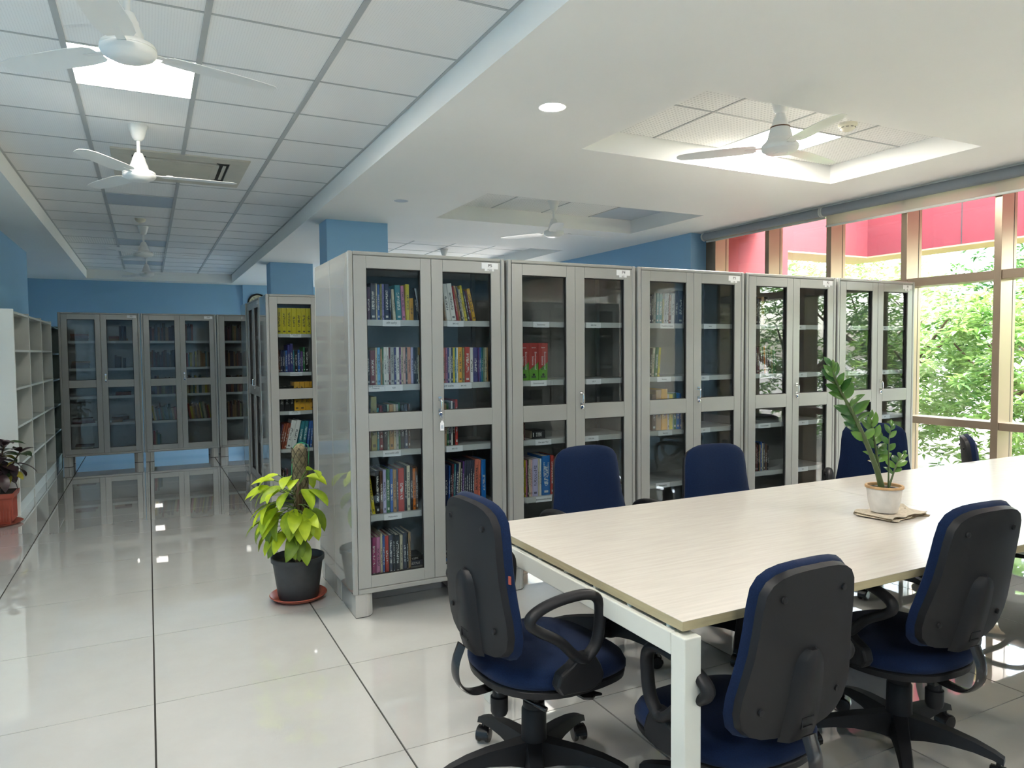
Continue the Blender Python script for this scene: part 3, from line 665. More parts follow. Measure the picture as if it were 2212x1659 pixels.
shelf_books(P5, 'P5', 0.110, 3, 'left', 'black18x190 maroon30x188 cream10x203 sky17x203 tan10x195 green8x205 white16x205 white12x205 maroon9x203 grey21x203 indigo11x203 white19x205 purple8x203 cream12x203 blush14x203 slate9x203 peach20x205 lilac14x203 navy9x203 black8x203 black8x203 cream9x160 brown9x160 gold8x203')
shelf_books(P5, 'P5', 0.120, 2, 'left', 'brown8x232 olive34x294 teal12x232 maroon20x245 black24x248 sage10x248 tan26x248 cream13x248 grey13x248 green11x257 black22x248 slate20x248 brown14x248')
shelf_books(P5, 'P5', 0.117, 1, 'left', 'cream11x225/-7 yellow17x238/-7 black24x238 brown17x234 lilac19x240 green21x240 blue17x240 tan19x235 slate10x236 red35x240 black14x250 cream19x252 black15x240 orange17x232 brown14x240')
shelf_books(P5, 'P5', 0.120, 0, 'left', 'magenta24x222 pink24x222 cream12x238 blue13x226 red23x222 slate21x224 black13x228 black27x222 cream17x216 slate21x226 black11x226 tan15x226')
shelf_books(P5, 'P5', 0.567, 4, 'right', 'tan10x180/-8 white27x208/-8 white31x212/-8 red9x200/-10 tan12x202/-10 slate10x196/-10 cream11x182/-10 yellow15x204/-10 slate10x180/-11 maroon13x176/-12 gold22x188/-12')
shelf_books(P5, 'P5', 0.552, 3, 'right', 'salmon15x200 pink11x200 indigo12x200 white8x200 navy13x200 yellow12x200 teal8x200 white11x200 amber25x203 olive14x200 red34x204 white20x200 indigo30x201 purple9x200 blue10x200 teal13x200 sage11x200 cream11x200 tan10x200')
shelf_books(P5, 'P5', 0.552, 2, 'right', 'tan17x241 green12x244 slate15x244 white10x253 black13x244 red17x261')
shelf_books(P5, 'P5', 0.552, 1, 'right', 'navy22x236 blue8x230/2 black9x236/2 maroon11x238/2 teal10x238/2 navy18x238/2 cream9x244/2 black13x244/2 purple9x248/2 slate12x252/2 slate12x252/2 slate12x252/2 slate12x252/2 slate12x252/2 salmon26x255/2 coral12x250/2 azure30x250')
def flat_books(cab, cname, x, k, side, items, y=0.075):
    z = SH[k] + 0.0006
    for i, (c, w, h, d) in enumerate(items):
        hx = BC[c]; o = link('book', book_mesh(w, h, d, lum(hx) < 0.22)); T = Matrix.Translation(cab.location) @ cab.rotation_euler.to_matrix().to_4x4()
        o.location = T @ Vector((x + 0.006 * i, y + 0.004 * i, z + w / 2)); o.rotation_euler = (0, PI / 2, cab.rotation_euler.z); z += w + 0.0005
        o.color = srgb(hx); tag(o, '%s book lying flat, %s in its pile, %s shelf, %s door, cabinet %s' % (c, ORD[i], SHN[k], side, cname), 'book', 'books in cabinet ' + cname)
flat_books(P5, 'P5', 0.53, 0, 'right', [('cream', 0.022, 0.22, 0.16), ('azure', 0.018, 0.21, 0.15), ('black', 0.03, 0.20, 0.15), ('slate', 0.02, 0.2, 0.14)])
flat_books(P5, 'P5', 0.35, 0, 'left', [('slate', 0.03, 0.11, 0.14), ('black', 0.025, 0.10, 0.13)], 0.16)
# P4: three matching textbooks, red over green
for i in range(3):
    o = put_book(P4, 0.124 + 0.0655 * (i + 0.5) - 0.018, SH[3] + 0.0006, 0.0645, 0.225, 0, 'green', ['first', 'second', 'third'][i] + ' from left of three thick red and green textbooks in cabinet P4', 'environmental science textbooks', hexc='#5c9a2c')
    MB().box(-0.0325, 0.0325, -0.0008, 0.178, 0.11, 0.2256).build('red_jacket', pbr('red_book_jacket', '#a8322c', 0.4), o)
    MB().prism([(-0.0325, 0.11), (0.0325, 0.11), (-0.0325, 0.06)], -0.0009, 0.0, 'y').build('jacket_wedge', bpy.data.materials['red_book_jacket'], o)
    text('spine_title', 'Environmental\nScience', MT['card'], 0.0185, o, (0.003, -0.0012, 0.118), (PI / 2, PI / 2, 0))
    text('spine_author', 'Santra', MT['card'], 0.011, o, (0.0, -0.0012, 0.197))
    MB().lathe([(0.0075, 0), (0.0075, 0.0004)], 14, T=Matrix.Translation((0, -0.001, 0.034)) @ Matrix.Rotation(PI / 2, 4, 'X')).build('publisher_mark', MT['ink'], o)
shelf_books(P4, 'P4', 0.128, 2, 'left', 'cream7x120 maroon6x110')
flat_books(P4, 'P4', 0.20, 2, 'left', [('black', 0.05, 0.09, 0.12)])
shelf_books(P4, 'P4', 0.128, 1, 'left', 'black8x226 yellow11x226 pink11x226 black7x226 cream14x228 blush10x226 lilac40x228 cream10x226 white12x226')
o = put_book(P4, 0.128 + 0.158, SH[1] + 0.0006, 0.058, 0.242, 0, 'azure', 'thick bright blue administration manual in cabinet P4', 'books in cabinet P4', hexc='#1f6ab0')
text('spine_title', 'Establishment\nand\nAdministration', MT['card'], 0.015, o, (0.0, -0.001, 0.16), (PI / 2, PI / 2, 0))
MB().tube([(0.009 * math.cos(2 * PI * k / 18), -0.0008, 0.068 + 0.009 * math.sin(2 * PI * k / 18)) for k in range(18)], 0.0012, 5, closed=True).build('crest', MT['card'], o)
shelf_books(P4, 'P4', 0.320, 1, 'left', 'red24x240 maroon14x236')
flat_books(P4, 'P4', 0.15, 0, 'left', [('black', 0.07, 0.16, 0.2), ('slate', 0.04, 0.12, 0.18)])
shelf_books(P3, 'P3', 0.142, 4, 'left', 'navy17x180/2 slate14x190/2 grey21x198/2 teal21x198/2 teal28x198/2 olive17x160/2 silver19x198/2 silver17x200/2 maroon17x190/2 silver28x200/2 slate28x205/2 navy44x218/2 silver12x190/2')
shelf_books(P3, 'P3', 0.144, 3, 'left', 'black16x188/4 cream21x192/4 green26x195/4 yellow18x192/4')
shelf_books(P3, 'P3', 0.165, 2, 'left', 'brown34x240 tan44x268 amber53x274 cream14x237 yellow28x237 green30x244 azure28x244 blue16x240')
shelf_books(P2, 'P2', 0.163, 4, 'left', 'black12x200 slate18x185/-3 brown10x190 tan26x200 brown14x195 black22x200')
shelf_books(P2, 'P2', 0.157, 3, 'left', 'maroon12x190/-3 plum14x190/-3 maroon12x192/-3 plum14x190/-3 brown22x196/-3 black12x198/-3 orange14x198/-3 white9x200/-3 plum16x200/-3 black24x196/-4 olive18x192/-4 green34x190/-4')
shelf_books(P2, 'P2', 0.163, 1, 'left', 'brown16x200 maroon12x190 black14x205 tan10x190 blue16x210 cream12x200 slate18x205 brown20x190 black14x180')
shelf_books(D, 'behind the lime plant', 0.100, 4, 'left', 'yellow44x236 yellow44x236 yellow44x236 yellow44x236 yellow44x236 yellow44x236 yellow44x236')
shelf_books(D, 'behind the lime plant', 0.105, 3, 'left', 'rust10x210 brown12x180 navy16x200 navy14x205 slate12x190 blue18x200 indigo24x250 indigo26x262 teal12x200 black28x200 blue20x205 slate12x195 purple14x190 green20x232 black30x220')
shelf_books(D, 'behind the lime plant', 0.108, 2, 'left', 'black46x224 black46x227 black40x230 amber48x267 amber48x267 amber48x267 amber44x267')
shelf_books(D, 'behind the lime plant', 0.078, 1, 'left', 'plum14x230/13 rust20x235/13 rust20x238/13 rust20x238/13 white42x262/13 white42x262/13 teal34x250/10 teal34x250/9 blue22x245/7 blue20x245/5')
shelf_books(D, 'behind the lime plant', 0.118, 0, 'left', 'brown20x160 black20x150 maroon14x160')
# the far row's books are too small and dark to pick apart: one object
rnd = random.Random(5)
fb = MB(); fcols = ['brown', 'maroon', 'black', 'tan', 'slate', 'plum', 'navy', 'rust', 'olive', 'red', 'green', 'cream', 'yellow', 'teal']
def fbook(ci, x, z, w, h, lean, c, d=0.16):
    T = Matrix.Translation((FX[ci] + x, FY + 0.058 + rnd.uniform(0, 0.01), z + w / 2 * math.sin(abs(lean)))) @ Matrix.Rotation(lean, 4, 'Y')
    fb.mat(fcols.index(c)).box(-w / 2, w / 2, 0, 0.004, 0, h, T=T); fb.box(-w / 2, -w / 2 + 0.002, 0.004, d, 0, h, T=T); fb.box(w / 2 - 0.002, w / 2, 0.004, d, 0, h, T=T)
    fb.mat(len(fcols)).box(-w / 2 + 0.002, w / 2 - 0.002, 0.004, d - 0.005, 0.004, h - 0.004, T=T)
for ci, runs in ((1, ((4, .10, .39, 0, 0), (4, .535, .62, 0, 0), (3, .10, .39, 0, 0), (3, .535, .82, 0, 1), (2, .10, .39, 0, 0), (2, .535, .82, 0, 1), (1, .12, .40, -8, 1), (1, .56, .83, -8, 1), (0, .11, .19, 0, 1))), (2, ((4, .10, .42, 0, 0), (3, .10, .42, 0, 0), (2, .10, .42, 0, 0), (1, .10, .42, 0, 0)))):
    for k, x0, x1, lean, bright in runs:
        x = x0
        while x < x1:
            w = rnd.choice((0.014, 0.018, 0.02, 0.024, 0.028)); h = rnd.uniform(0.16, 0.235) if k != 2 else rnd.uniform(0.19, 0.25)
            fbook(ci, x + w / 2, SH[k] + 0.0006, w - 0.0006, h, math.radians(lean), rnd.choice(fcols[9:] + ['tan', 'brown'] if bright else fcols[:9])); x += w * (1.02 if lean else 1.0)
def fflat(x, k, items):
    z = SH[k] + 0.0006
    for c, w, h, d in items:
        T = Matrix.Translation((FX[0] + x + rnd.uniform(0, 0.01), FY + 0.08 + rnd.uniform(0, 0.02), z)); fb.mat(fcols.index(c)).box(0, h, 0, d, 0, 0.003, T=T); fb.box(0, h, 0, d, w - 0.003, w, T=T); fb.box(0, h, 0, 0.004, 0.003, w - 0.003, T=T); fb.mat(len(fcols)).box(0.004, h - 0.004, 0.004, d - 0.004, 0.003, w - 0.003, T=T); z += w + 0.0005
for k, x, items in ((4, 0.12, [('brown', .035, .2, .16), ('maroon', .03, .19, .16), ('rust', .025, .2, .15)]), (4, 0.55, [('tan', .03, .22, .17), ('rust', .028, .2, .16)]), (3, 0.12, [('black', .04, .2, .16), ('brown', .03, .19, .15), ('tan', .02, .2, .15)]), (2, 0.6, [('rust', .04, .18, .16)]), (1, 0.11, [('maroon', .035, .25, .16), ('brown', .03, .22, .16)]), (1, 0.55, [('tan', .03, .12, .16), ('brown', .03, .2, .15)]), (0, 0.13, [('tan', .025, .2, .16), ('cream', .025, .2, .16), ('brown', .02, .21, .16)])): fflat(x, k, items)
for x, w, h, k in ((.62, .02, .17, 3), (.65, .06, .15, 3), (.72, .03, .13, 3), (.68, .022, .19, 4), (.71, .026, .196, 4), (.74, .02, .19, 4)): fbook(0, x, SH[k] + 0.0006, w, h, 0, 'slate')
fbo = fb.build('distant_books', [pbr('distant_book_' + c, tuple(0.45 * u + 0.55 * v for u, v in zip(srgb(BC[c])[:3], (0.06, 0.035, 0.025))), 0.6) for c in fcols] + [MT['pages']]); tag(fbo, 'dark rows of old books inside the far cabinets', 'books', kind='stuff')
# ================================================================ table
TZ = 0.73
tb = empty('meeting_table', (1.205, 1.42, 0)); tag(tb, 'long pale laminate meeting table on white metal legs', 'table')
TL, TW = 4.2, 1.195
for a, b in ((0, 1.795), (1.797, 2.99), (2.992, TL)):
    m = MB().mat(0).box(a, b, 0, TW, TZ - 0.0015, TZ)
    m.mat(1).box(a, b, 0, TW, TZ - 0.026, TZ - 0.0015)
    m.build('table_top', [MT['tabletop'], MT['edge']], tb)
lx = [-0.010, 1.76, 2.96, TL - 0.045]; ly = (-0.020, TW - 0.035); RZ = 0.692
for x in lx:
    for y in ly: MB().box(x, x + 0.055, y, y + 0.055, 0.0, RZ).build('leg', MT['tableleg'], tb, bevel=0.003)
    MB().box(x, x + 0.055, ly[0] + 0.055, ly[1], RZ - 0.06, RZ).build('end_rail', MT['tableleg'], tb, bevel=0.003)
    for k in range(7): MB().lathe([(0.010, RZ), (0.010, TZ - 0.026)], 12, (x + 0.026, 0.07 + (TW - 0.14) * k / 6, 0)).build('spacer', MT['tableleg'], tb, angle=40)
for y in (0.38, TW - 0.42):
    for a, b in zip(lx[:-1], lx[1:]): MB().box(a + 0.055, b, y, y + 0.04, RZ - 0.045, RZ - 0.002).build('long_rail', MT['tableleg'], tb)
# ================================================================ chairs
CH_M = {}
def chair_meshes():
    # five-arm base: +x forward, seat heights for h = 0
    arm = MB()
    prof = [(0.028, 0.062, 0.145, 0.034), (0.09, 0.078, 0.140, 0.029), (0.16, 0.088, 0.133, 0.026), (0.23, 0.088, 0.120, 0.023), (0.285, 0.080, 0.103, 0.020), (0.312, 0.070, 0.090, 0.018)]
    rows = [[(x, -w, z0), (x, -w * 0.72, z1), (x, w * 0.72, z1), (x, w, z0), (x, -w, z0)] for x, z0, z1, w in prof]
    arm.grid(rows); n = len(prof)
    arm.add([rows[0][i] for i in range(4)], [(0, 1, 2, 3)]); arm.add([rows[-1][i] for i in range(4)], [(3, 2, 1, 0)])
    CH_M['arm'] = arm.mesh('base_arm', MT['chairblk'], angle=50)
    c = MB(); T = Matrix.Rotation(PI / 2, 4, 'X')
    for s in (-1, 1): c.lathe([(0.012, -0.009), (0.025, -0.008), (0.0275, -0.004), (0.0275, 0.004), (0.025, 0.008), (0.012, 0.009)], 18, (0, 0, 0), T=Matrix.Translation((0, s * 0.0165, 0.0275)) @ T)
    # hood over the wheels
    hood = []
    for k in range(9):
        a = math.radians(-15 + 190 * k / 8); hood.append([(0.031 * math.cos(a), y, 0.0275 + 0.031 * math.sin(a)) for y in (-0.021, -0.012, 0.012, 0.021)])
    c.grid(hood); c.box(-0.008, 0.008, -0.006, 0.006, 0.03, 0.058); c.lathe([(0.007, 0.05), (0.007, 0.088)], 10)
    CH_M['caster'] = c.mesh('caster', MT['chairgloss'], angle=40)
    g_ = MB().lathe([(0.026, 0.048), (0.034, 0.055), (0.047, 0.075), (0.046, 0.13), (0.042, 0.15), (0.041, 0.245), (0.036, 0.252)], 24); g_.lathe([(0.036, 0.250), (0.036, 0.272), (0.0315, 0.276), (0.031, 0.33)], 24)
    CH_M['sleeve'] = g_.mesh('column_sleeve', MT['chairblk'], angle=40)
    CH_M['col'] = MB().lathe([(0.0305, 0.27), (0.0305, 0.41)], 20).mesh('gas_column', MT['chairblk'], angle=40)
    CH_M['mech'] = MB().box(-0.15, 0.10, -0.05, 0.05, 0.385, 0.408).box(-0.15, -0.09, -0.03, 0.03, 0.37, 0.40).mesh('tilt_mechanism', MT['chairgloss'])
    def sup(a, b, n=2.6, seg=40, ox=0.045):
        out = []
        for k in range(seg):
            t = 2 * PI * k / seg; ct, st = math.cos(t), math.sin(t)
            x = a * abs(ct) ** (2 / n) * (1 if ct >= 0 else -1); y = b * abs(st) ** (2 / n) * (1 if st >= 0 else -1)
            if x < 0: y *= 1 - 0.10 * (x / a) ** 2
            out.append((ox + x, y))
        return out
    def loft(levels, top=True):
        m = MB(); seg = len(levels[0][0]); vs_ = []
        for poly, zf in levels:
            for p in poly: vs_.append((p[0], p[1], zf(p) if callable(zf) else zf))
        fs = [(j * seg + i, j * seg + (i + 1) % seg, (j + 1) * seg + (i + 1) % seg, (j + 1) * seg + i) for j in range(len(levels) - 1) for i in range(seg)]
        fs.append(tuple(range(seg - 1, -1, -1))); fs.append(tuple(range((len(levels) - 1) * seg, len(levels) * seg)))
        return m.add(vs_, fs)
    wf = lambda p: -0.028 * max(0, (p[0] - 0.12) / 0.17) ** 2          # waterfall front
    lev = lambda z: (lambda p: z + wf(p))
    CH_M['pan'] = loft([(sup(0.20, 0.19), lev(0.405)), (sup(0.242, 0.238), lev(0.412)), (sup(0.246, 0.242), lev(0.432)), (sup(0.24, 0.236), lev(0.438))]).mesh('seat_pan', MT['chairblk'], angle=50)
    CH_M['seat'] = loft([(sup(0.238, 0.234), lev(0.437)), (sup(0.249, 0.245), lev(0.447)), (sup(0.249, 0.245), lev(0.463)), (sup(0.238, 0.234), lev(0.482)), (sup(0.205, 0.20), lev(0.493)), (sup(0.12, 0.12), lev(0.497)), (sup(0.04, 0.04), lev(0.498))]).mesh('seat_cushion', MT['fabric'], smooth=True)
    # ---- back: half width and depth by height
    ZW = [(0.530, 0.085), (0.537, 0.130), (0.552, 0.168), (0.580, 0.196), (0.62, 0.208), (0.665, 0.207), (0.72, 0.196), (0.78, 0.185), (0.84, 0.179), (0.90, 0.175), (0.945, 0.168), (0.972, 0.150), (0.988, 0.122), (0.997, 0.085), (1.001, 0.035)]
    xb = lambda z: -0.225 - 0.10 * (z - 0.626) - 0.012 * math.cos((z - 0.70) * 5.0)     # rear face of the shell
    S = [-1, -0.96, -0.85, -0.65, -0.4, -0.15, 0.15, 0.4, 0.65, 0.85, 0.96, 1]
    def sheet(off, grow=0.0, bulge=0.0, cup=0.02):
        rows = []
        z0, z1 = ZW[0][0], ZW[-1][0]
        for z, w in ZW:
            zz = z + grow * ((z - 0.77) / 0.23); ww = w + grow
            ez = max(0.0, 1 - abs((z - 0.765) / 0.237) ** 6)
            rows.append([(xb(z) + off + cup * (s * w / 0.2) ** 2 + bulge * (1 - s ** 6) * ez, s * ww, zz) for s in S])
        return rows
    def solid(a, b):
        m = MB(); m.grid(a); m.grid([list(reversed(r)) for r in b])
        def strip(p, q):
            m.grid([p, q])
        strip(a[0], b[0]); strip(a[-1], b[-1]); strip([r[0] for r in a], [r[0] for r in b]); strip([r[-1] for r in a], [r[-1] for r in b])
        return m
    def welded(m, name, mat_, angle):
        me = m.mesh(name, mat_); bm = bmesh.new(); bm.from_mesh(me); bmesh.ops.remove_doubles(bm, verts=bm.verts, dist=1e-5); bmesh.ops.recalc_face_normals(bm, faces=bm.faces)
        for e in bm.edges: e.smooth = not (len(e.link_faces) == 2 and e.calc_face_angle(0) > math.radians(angle))
        bm.to_mesh(me); bm.free(); me.polygons.foreach_set('use_smooth', [True] * len(me.polygons)); return me
    CH_M['shell'] = welded(solid(sheet(0.0, -0.004), sheet(0.022, 0.0)), 'back_shell', MT['chairblk'], 60)
    CH_M['cushion'] = welded(solid(sheet(0.0225, 0.0), sheet(0.045, 0.010, 0.034)), 'back_cushion', MT['fabric'], 75)
    # moulded tongue over the strut on the rear
    rows = []
    for z, w, h in ((0.520, 0.052, 0.014), (0.56, 0.052, 0.022), (0.64, 0.047, 0.024), (0.70, 0.043, 0.024), (0.745, 0.037, 0.023), (0.768, 0.026, 0.02), (0.780, 0.010, 0.013)):
        rows.append([(xb(z) + 0.006, -w - 0.014, z), (xb(z) - h * 0.55, -w, z), (xb(z) - h, -w * 0.8, z), (xb(z) - h, 0, z), (xb(z) - h, w * 0.8, z), (xb(z) - h * 0.55, w, z), (xb(z) + 0.006, w + 0.014, z)])
    CH_M['tongue'] = MB().grid(rows).add(rows[0], [(0, 1, 2, 3, 4, 5, 6)]).add(rows[-1], [(6, 5, 4, 3, 2, 1, 0)]).mesh('bracket_cover', MT['chairblk'], angle=55)
    CH_M['emblem'] = MB().box(xb(0.575) - 0.0245, xb(0.575) - 0.021, -0.022, 0.022, 0.562, 0.566).box(xb(0.59) - 0.0245, xb(0.59) - 0.021, -0.022, 0.022, 0.590, 0.593).box(xb(0.58) - 0.0245, xb(0.58) - 0.021, 0.018, 0.021, 0.566, 0.59).mesh('moulded_emblem', MT['chairblk'])
    T = Matrix.Rotation(-PI / 2, 4, 'Y')
    CH_M['bolt'] = MB().lathe([(0.0095, 0), (0.0085, 0.005), (0.004, 0.0065)], 14, T=T).mesh('bolt', MT['chairblk'], angle=60)
    CH_M['strut'] = MB().tube(spline([(-0.262, 0, 0.545), (-0.283, 0, 0.49), (-0.280, 0, 0.435), (-0.245, 0, 0.392), (-0.19, 0, 0.383), (-0.10, 0, 0.395)], 24), 0.027, 10, flat=(1.0, 0.22)).mesh('back_strut', MT['chairgloss'], angle=60)
    k_ = MB().lathe([(0.016, 0.40), (0.022, 0.392), (0.022, 0.35), (0.0285, 0.347), (0.0285, 0.30), (0.024, 0.288), (0.010, 0.285)], 18, (-0.13, 0, 0))
    CH_M['knob'] = k_.mesh('tension_knob', MT['chairblk'], angle=40)
    lv = MB().tube([(-0.17, -0.03, 0.405), (-0.11, -0.12, 0.385), (-0.085, -0.165, 0.374)], 0.0045, 8); lv.tube([(-0.09, -0.155, 0.376), (-0.07, -0.19, 0.368)], [0.007, 0.0085], 8)
    CH_M['lever'] = lv.mesh('tilt_lever', MT['chairgloss'], angle=50)
    pd = MB().tube([(0.06, -0.05, 0.400), (0.08, -0.12, 0.392), (0.085, -0.17, 0.380)], 0.0055, 8); pd.prism([(0.055, -0.165), (0.075, -0.155), (0.11, -0.17), (0.128, -0.205), (0.105, -0.20), (0.085, -0.215), (0.06, -0.20)], 0.371, 0.378)
    CH_M['paddle'] = pd.mesh('height_paddle', MT['chairgloss'], angle=50)
    loop = spline([(0.045, 0, 0.520), (0.085, 0, 0.565), (0.098, 0, 0.640), (0.093, 0, 0.690), (0.055, 0, 0.716), (-0.02, 0, 0.718), (-0.095, 0, 0.706), (-0.142, 0, 0.684), (-0.146, 0, 0.660), (-0.112, 0, 0.633), (-0.05, 0, 0.595), (0.0, 0, 0.545), (0.03, 0, 0.522)], 52)
    CH_M['armrest'] = MB().tube(loop[:-1], 0.0185, 10, closed=True, flat=(1.15, 0.85)).mesh('armrest', MT['chairblk'], angle=70)
    CH_M['mount'] = MB().prism([(-0.045, 0.432), (0.05, 0.425), (0.098, 0.438), (0.108, 0.465), (0.095, 0.50), (0.07, 0.54), (0.02, 0.54), (-0.01, 0.515), (-0.05, 0.495), (-0.062, 0.46)], -0.024, 0.020, 'y').mesh('arm_mount', MT['chairblk'])
    CH_M['tag'] = MB().box(-0.001, 0.001, -0.01, 0.0, -0.012, 0.012).mesh('maker_tag', MT['terracotta'])
    return xb
xb = chair_meshes()
def chair(x, y, th, h, label, base=0.0, rec=0.04, group='blue chairs round the table'):
    """h lowers or raises seat and back on the gas column"""
    t = empty('office_chair', (x, y, 0), th); tag(t, label, 'chair', group)
    for k in range(5):
        a = base + 2 * PI * k / 5
        r = Vector((math.cos(a), math.sin(a)))
        link('base_arm', CH_M['arm'], t, (0, 0, 0), (0, 0, a))
        link('caster', CH_M['caster'], t, (r.x * 0.296, r.y * 0.296, 0), (0, 0, a + 0.9 + k * 1.3))
    link('column_sleeve', CH_M['sleeve'], t); link('gas_column', CH_M['col'], t, (0, 0, h * 0.5), None, (1, 1, 1))
    link('tilt_mechanism', CH_M['mech'], t, (0, 0, h))
    link('seat_pan', CH_M['pan'], t, (0, 0, h)); link('seat_cushion', CH_M['seat'], t, (0, 0, h))
    pv = Vector((-0.25, 0, 0.52)); Rm = Matrix.Rotation(-rec, 3, 'Y'); bl = pv - Rm @ pv + Vector((0, 0, h))
    s = link('back_shell', CH_M['shell'], t, bl, (0, -rec, 0)); link('back_cushion', CH_M['cushion'], t, bl, (0, -rec, 0))
    for yy, z in ((0.111, 0.928), (-0.111, 0.928), (0.144, 0.626), (-0.144, 0.626)):
        link('bolt', CH_M['bolt'], s, (xb(z) + 0.02 * (yy / 0.2) ** 2 - 0.0005, yy, z))
    link('bracket_cover', CH_M['tongue'], s); link('moulded_emblem', CH_M['emblem'], s)
    link('back_strut', CH_M['strut'], t, (0, 0, h)); link('tension_knob', CH_M['knob'], t, (0, 0, h)); link('tilt_lever', CH_M['lever'], t, (0, 0, h)); link('height_paddle', CH_M['paddle'], t, (0, 0, h))
    for sd in (-1, 1):
        a = link('armrest', CH_M['armrest'], t, (-0.025, sd * 0.268, h + 0.014)); add_bevel(link('arm_mount', CH_M['mount'], a, (0, -sd * 0.010, 0)), 0.010, 3)
    return t
c1 = chair(1.11, 2.05, 0.05, -0.03, 'navy blue office chair at the left end of the table, back towards the corridor', math.radians(25), -0.03)
link('maker_tag', CH_M['tag'], c1, (-0.20, -0.192, 0.76), (0, 0, 0.3))
chair(1.518, 1.555, 1.585, -0.132, 'navy blue office chair nearest the camera, partly behind the white table leg', 0.4, 0.05)
chair(2.335, 1.60, 1.53, -0.068, 'navy blue office chair at the right front side of the table', math.radians(-12), 0.12)
chair(1.955, 2.83, -PI / 2 - 0.04, -0.065, 'navy blue chair across the table in front of cabinet P4', 0.2)
chair(2.545, 2.56, -PI / 2 - 0.10, -0.066, 'navy blue chair across the table in front of cabinet P3', 0.5)
chair(3.86, 2.80, -2.38, -0.05, 'navy blue chair across the table behind the potted plant', 0.9)
chair(4.98, 2.67, -0.92, -0.16, 'navy blue chair by the window seen edge on, shell at its left', 0.35)
# ================================================================ plants
def leaf_mesh(name, Lg, Wd, droop, fold, mat_, n=6, tip=1.0):
    """leaf along +x from its base, drooping towards -z, folded along the midrib"""
    rows = []
    for k in range(n + 1):
        t = k / n
        w = Wd * 0.5 * (math.sin(PI * min(1, t * 0.96 + 0.03)) ** 0.75) * (1 - 0.25 * t * tip)
        a = droop * t
        x = Lg * (math.sin(a) / droop if droop else t); z = -Lg * ((1 - math.cos(a)) / droop if droop else 0)
        nx, nz = math.sin(a), math.cos(a)
        rows.append([(x + nx * fold * w, s * w, z + nz * fold * w * abs(s) ** 1.0) if s else (x, 0, z) for s in (-1, -0.55, 0, 0.55, 1)])
    return MB().grid(rows).mesh(name, mat_, smooth=True, fix=False)
def aim(az, el, roll=0.0): return (Matrix.Rotation(az, 3, 'Z') @ Matrix.Rotation(-el, 3, 'Y') @ Matrix.Rotation(roll, 3, 'X')).to_euler()
# ---- lime philodendron on a moss pole
ph = empty('potted_philodendron', (0.745, 4.245, 0)); tag(ph, 'lime green philodendron on a moss pole in a black pot beside cabinet P5', 'plant')
pot = MB().lathe([(0.108, 0.012), (0.114, 0.03), (0.138, 0.20), (0.142, 0.225), (0.150, 0.227), (0.151, 0.252), (0.143, 0.254), (0.136, 0.225), (0.13, 0.215)], 36, cap=False); pot.lathe([(0.0, 0.012), (0.108, 0.012)], 36, cap=False)
pot.build('pot', MT['blackpot'], ph, angle=45)
MB().lathe([(0.0, 0.225), (0.06, 0.228), (0.134, 0.215)], 24, cap=False).build('soil', MT['soil'], ph, smooth=True)
sau = MB().lathe([(0.0, 0.001), (0.118, 0.001), (0.150, 0.018), (0.162, 0.030), (0.158, 0.034), (0.143, 0.022), (0.115, 0.008), (0.0, 0.008)], 40, cap=False).build('plant_saucer', MT['terracotta'], None, (0.745, 4.245, 0), angle=50)
tag(sau, 'red brown round saucer under the black pot by cabinet P5', 'saucer')
pole = MB()
rp = []
for k in range(23):
    z = 0.22 + 0.68 * k / 22; t = k / 22
    r = 0.043 if t < 0.93 else 0.043 * math.sqrt(max(0.05, 1 - ((t - 0.93) / 0.075) ** 2))
    rp.append((r, z, 0.012 * math.sin(t * 4) + 0.035 * t, 0.02))
vs_ = []; fs = []; sg = 16; rr = random.Random(3)
for r, z, ox, oy in rp:
    for i in range(sg): a = 2 * PI * i / sg; q = r * (1 + rr.uniform(-0.07, 0.07)); vs_.append((ox + q * math.cos(a), oy + q * math.sin(a), z))
for j in range(len(rp) - 1):
    for i in range(sg): fs.append((j * sg + i, j * sg + (i + 1) % sg, (j + 1) * sg + (i + 1) % sg, (j + 1) * sg + i))
fs.append(tuple(range((len(rp) - 1) * sg, len(rp) * sg)))
pole.add(vs_, fs); mp_ = pole.build('moss_pole', MT['moss'], ph, smooth=True)
nt_ = MB()
for s in (-1, 1):
    for q in range(7):
        pts = [(0.012 * math.sin(t * 4) + 0.035 * t + 0.0455 * math.cos(2 * PI * q / 7 + s * t * 9), 0.02 + 0.0455 * math.sin(2 * PI * q / 7 + s * t * 9), 0.22 + 0.66 * t) for t in [k / 30 for k in range(31)]]
        nt_.tube(pts, 0.0016, 4)
nt_.build('net', pbr('dark_net_cord', '#3d3a2c', 0.9), mp_)
rimpts = [(0.035 + 0.046 * math.cos(PI * k / 12), 0.02 - 0.004, 0.865 + 0.04 * math.sin(PI * k / 12)) for k in range(13)]
rimpts = [(0.02 + 0.05, 0.012, 0.74)] + rimpts + [(-0.022, 0.012, 0.72), (-0.028, 0.01, 0.68)]
MB().tube(rimpts, 0.0018, 5).build('net_edge', MT['net'], mp_)
for k, (dx, dy) in enumerate(((-0.06, -0.05), (0.05, -0.06), (-0.02, -0.075))):
    MB().tube(spline([(dx, dy, 0.22), (dx * 0.7, dy * 0.8, 0.36), (dx * 0.3 + 0.01, dy * 0.6, 0.52), (0.01, -0.03, 0.68)], 14), 0.008, 8).build('vine_stem', MT['bark'], ph, smooth=True)
LM = [leaf_mesh('leaf', l, w, d, f, m) for l, w, d, f, m in ((0.175, 0.082, 1.0, 0.25, MT['lime']), (0.155, 0.075, 1.3, 0.2, MT['lime']), (0.185, 0.085, 0.8, 0.2, MT['lime']), (0.165, 0.08, 1.1, 0.25, MT['limedark']), (0.14, 0.072, 0.9, 0.2, MT['limedark']))]
rl = random.Random(11)
